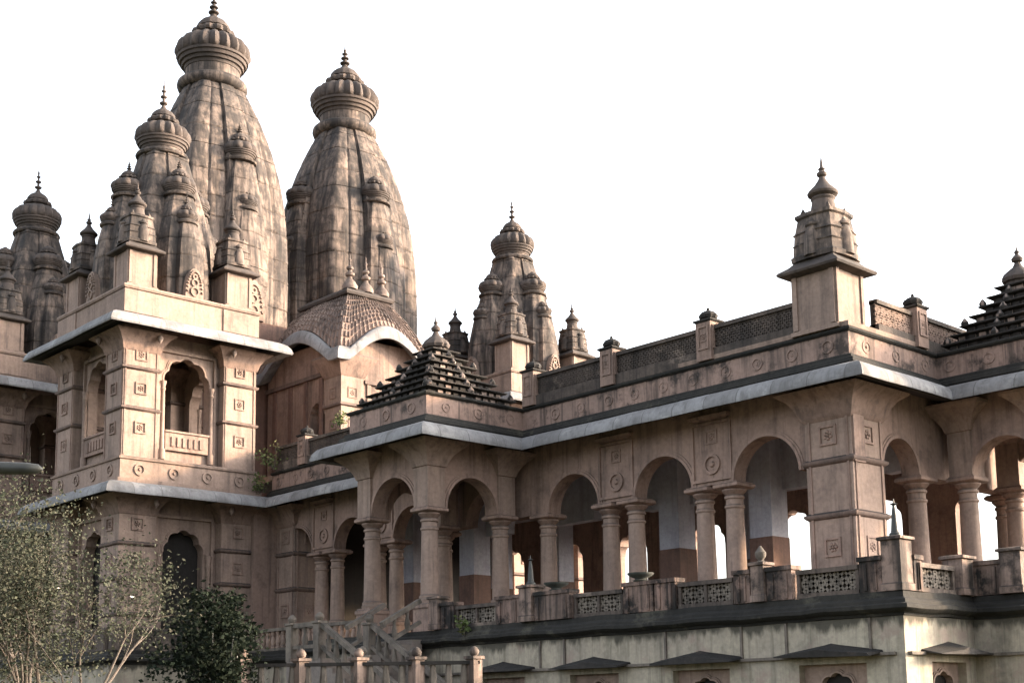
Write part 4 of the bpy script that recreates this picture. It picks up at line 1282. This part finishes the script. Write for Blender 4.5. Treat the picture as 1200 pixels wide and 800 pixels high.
def make_shrub(name, label, base, h, rad, seed):
    rng = random.Random(seed)
    r = empty(name, base, label, 'shrub')
    B = Vector(base)
    b = MB()
    for k in range(9):
        t = 2*PI*k/9
        p = B+Vector((0.12*math.cos(t), 0.12*math.sin(t), 0))
        b.tube([p, p+Vector((0.3*math.cos(t)*rad, 0.3*math.sin(t)*rad, h*0.45)), p+Vector((0.55*math.cos(t)*rad, 0.55*math.sin(t)*rad, h*0.85))], [0.04, 0.025, 0.008], 6)
    b.build('stems', M_METAL, r)
    b = MB()
    for k in range(520):
        z = rng.uniform(0.12, 0.97)
        prof = rad*(0.75+0.35*math.sin(z*PI*0.9))*(1 if z < 0.8 else max(0.25, 1-(z-0.8)*2.6))
        t = rng.uniform(0, 2*PI); q = math.sqrt(rng.random())
        lump = 1+0.16*math.sin(3*t+z*7)+0.1*math.sin(5*t-z*11)
        c = B+Vector((prof*q*lump*math.cos(t), prof*q*lump*math.sin(t), z*h*(1+0.05*math.sin(2.3*t))))
        leaf_quads(b, c, 26, 0.11, 0.09, rng)
    b.build('foliage', M_LEAFD, r, recalc=False, smooth=0)
    return r
make_shrub('dark_shrub', 'dense dark green shrub before the left pavilion', (11.85, 20.45, 0), 3.62, 0.78, 5)

def weed(x, y, z, s, n, seed, label):
    rng = random.Random(seed)
    r = empty('wild_weed', (x, y, z), label, 'plant', 'weeds growing on the hall roof edge')
    b = MB(); bl = MB()
    for k in range(n):
        d = Vector((rng.uniform(-0.8, 0.4), rng.uniform(-0.8, 0.8), 1)).normalized()
        p = Vector((x, y, z)); q = p+d*s*rng.uniform(0.5, 1)
        b.tube([p, (p+q)/2+Vector((0, 0, 0.03)), q], [0.012, 0.009, 0.004], 5)
        leaf_quads(bl, (p+q)/2, 9, s*0.13, 0.12, rng); leaf_quads(bl, q, 14, s*0.14, 0.13, rng)
    b.build('stem', M_BARK, r); bl.build('leaves', M_WEED, r, recalc=False, smooth=0)
weed(29.3, 45.9, 11.5, 1.0, 7, 1, 'yellowish weed growing on the parapet beside the left pavilion')
weed(29.5, 41.6, 12.6, 0.7, 6, 2, 'small weed on the parapet in front of the roof chamber')
weed(28.9, 46.3, 10.55, 0.9, 8, 3, 'bushy weed in the eave corner beside the left pavilion')
weed(24.62, 28.6, 3.75, 0.5, 5, 4, 'tiny weed on the black ledge near the stairs')

# ---------------------------------------------------------------- lamp arm reaching in from the left
lp = empty('garden_lamp', (4.3, 14.7, 0), 'dark metal lamp arm reaching in at the left edge', 'lamp')
b = MB(); b.lathe(4.3, 14.7, [(0, 0.12), (0.15, 0.12), (0.2, 0.06), (4.3, 0.045), (4.35, 0.01)], 12); b.build('pole', M_METAL, lp)
b = MB(); b.tube([(4.3, 14.7, 4.2), (4.7, 14.35, 4.24), (5.05, 14.05, 4.23)], 0.025, 8); b.build('arm', M_METAL, lp)
b = MB(); b.tube([(5.0, 14.1, 4.225), (5.1, 14.01, 4.22), (5.3, 13.84, 4.215), (5.6, 13.57, 4.2), (5.7, 13.48, 4.195), (5.74, 13.45, 4.19)], [0.03, 0.06, 0.07, 0.065, 0.05, 0.015], 10); b.build('lamp_head', M_METAL, lp)
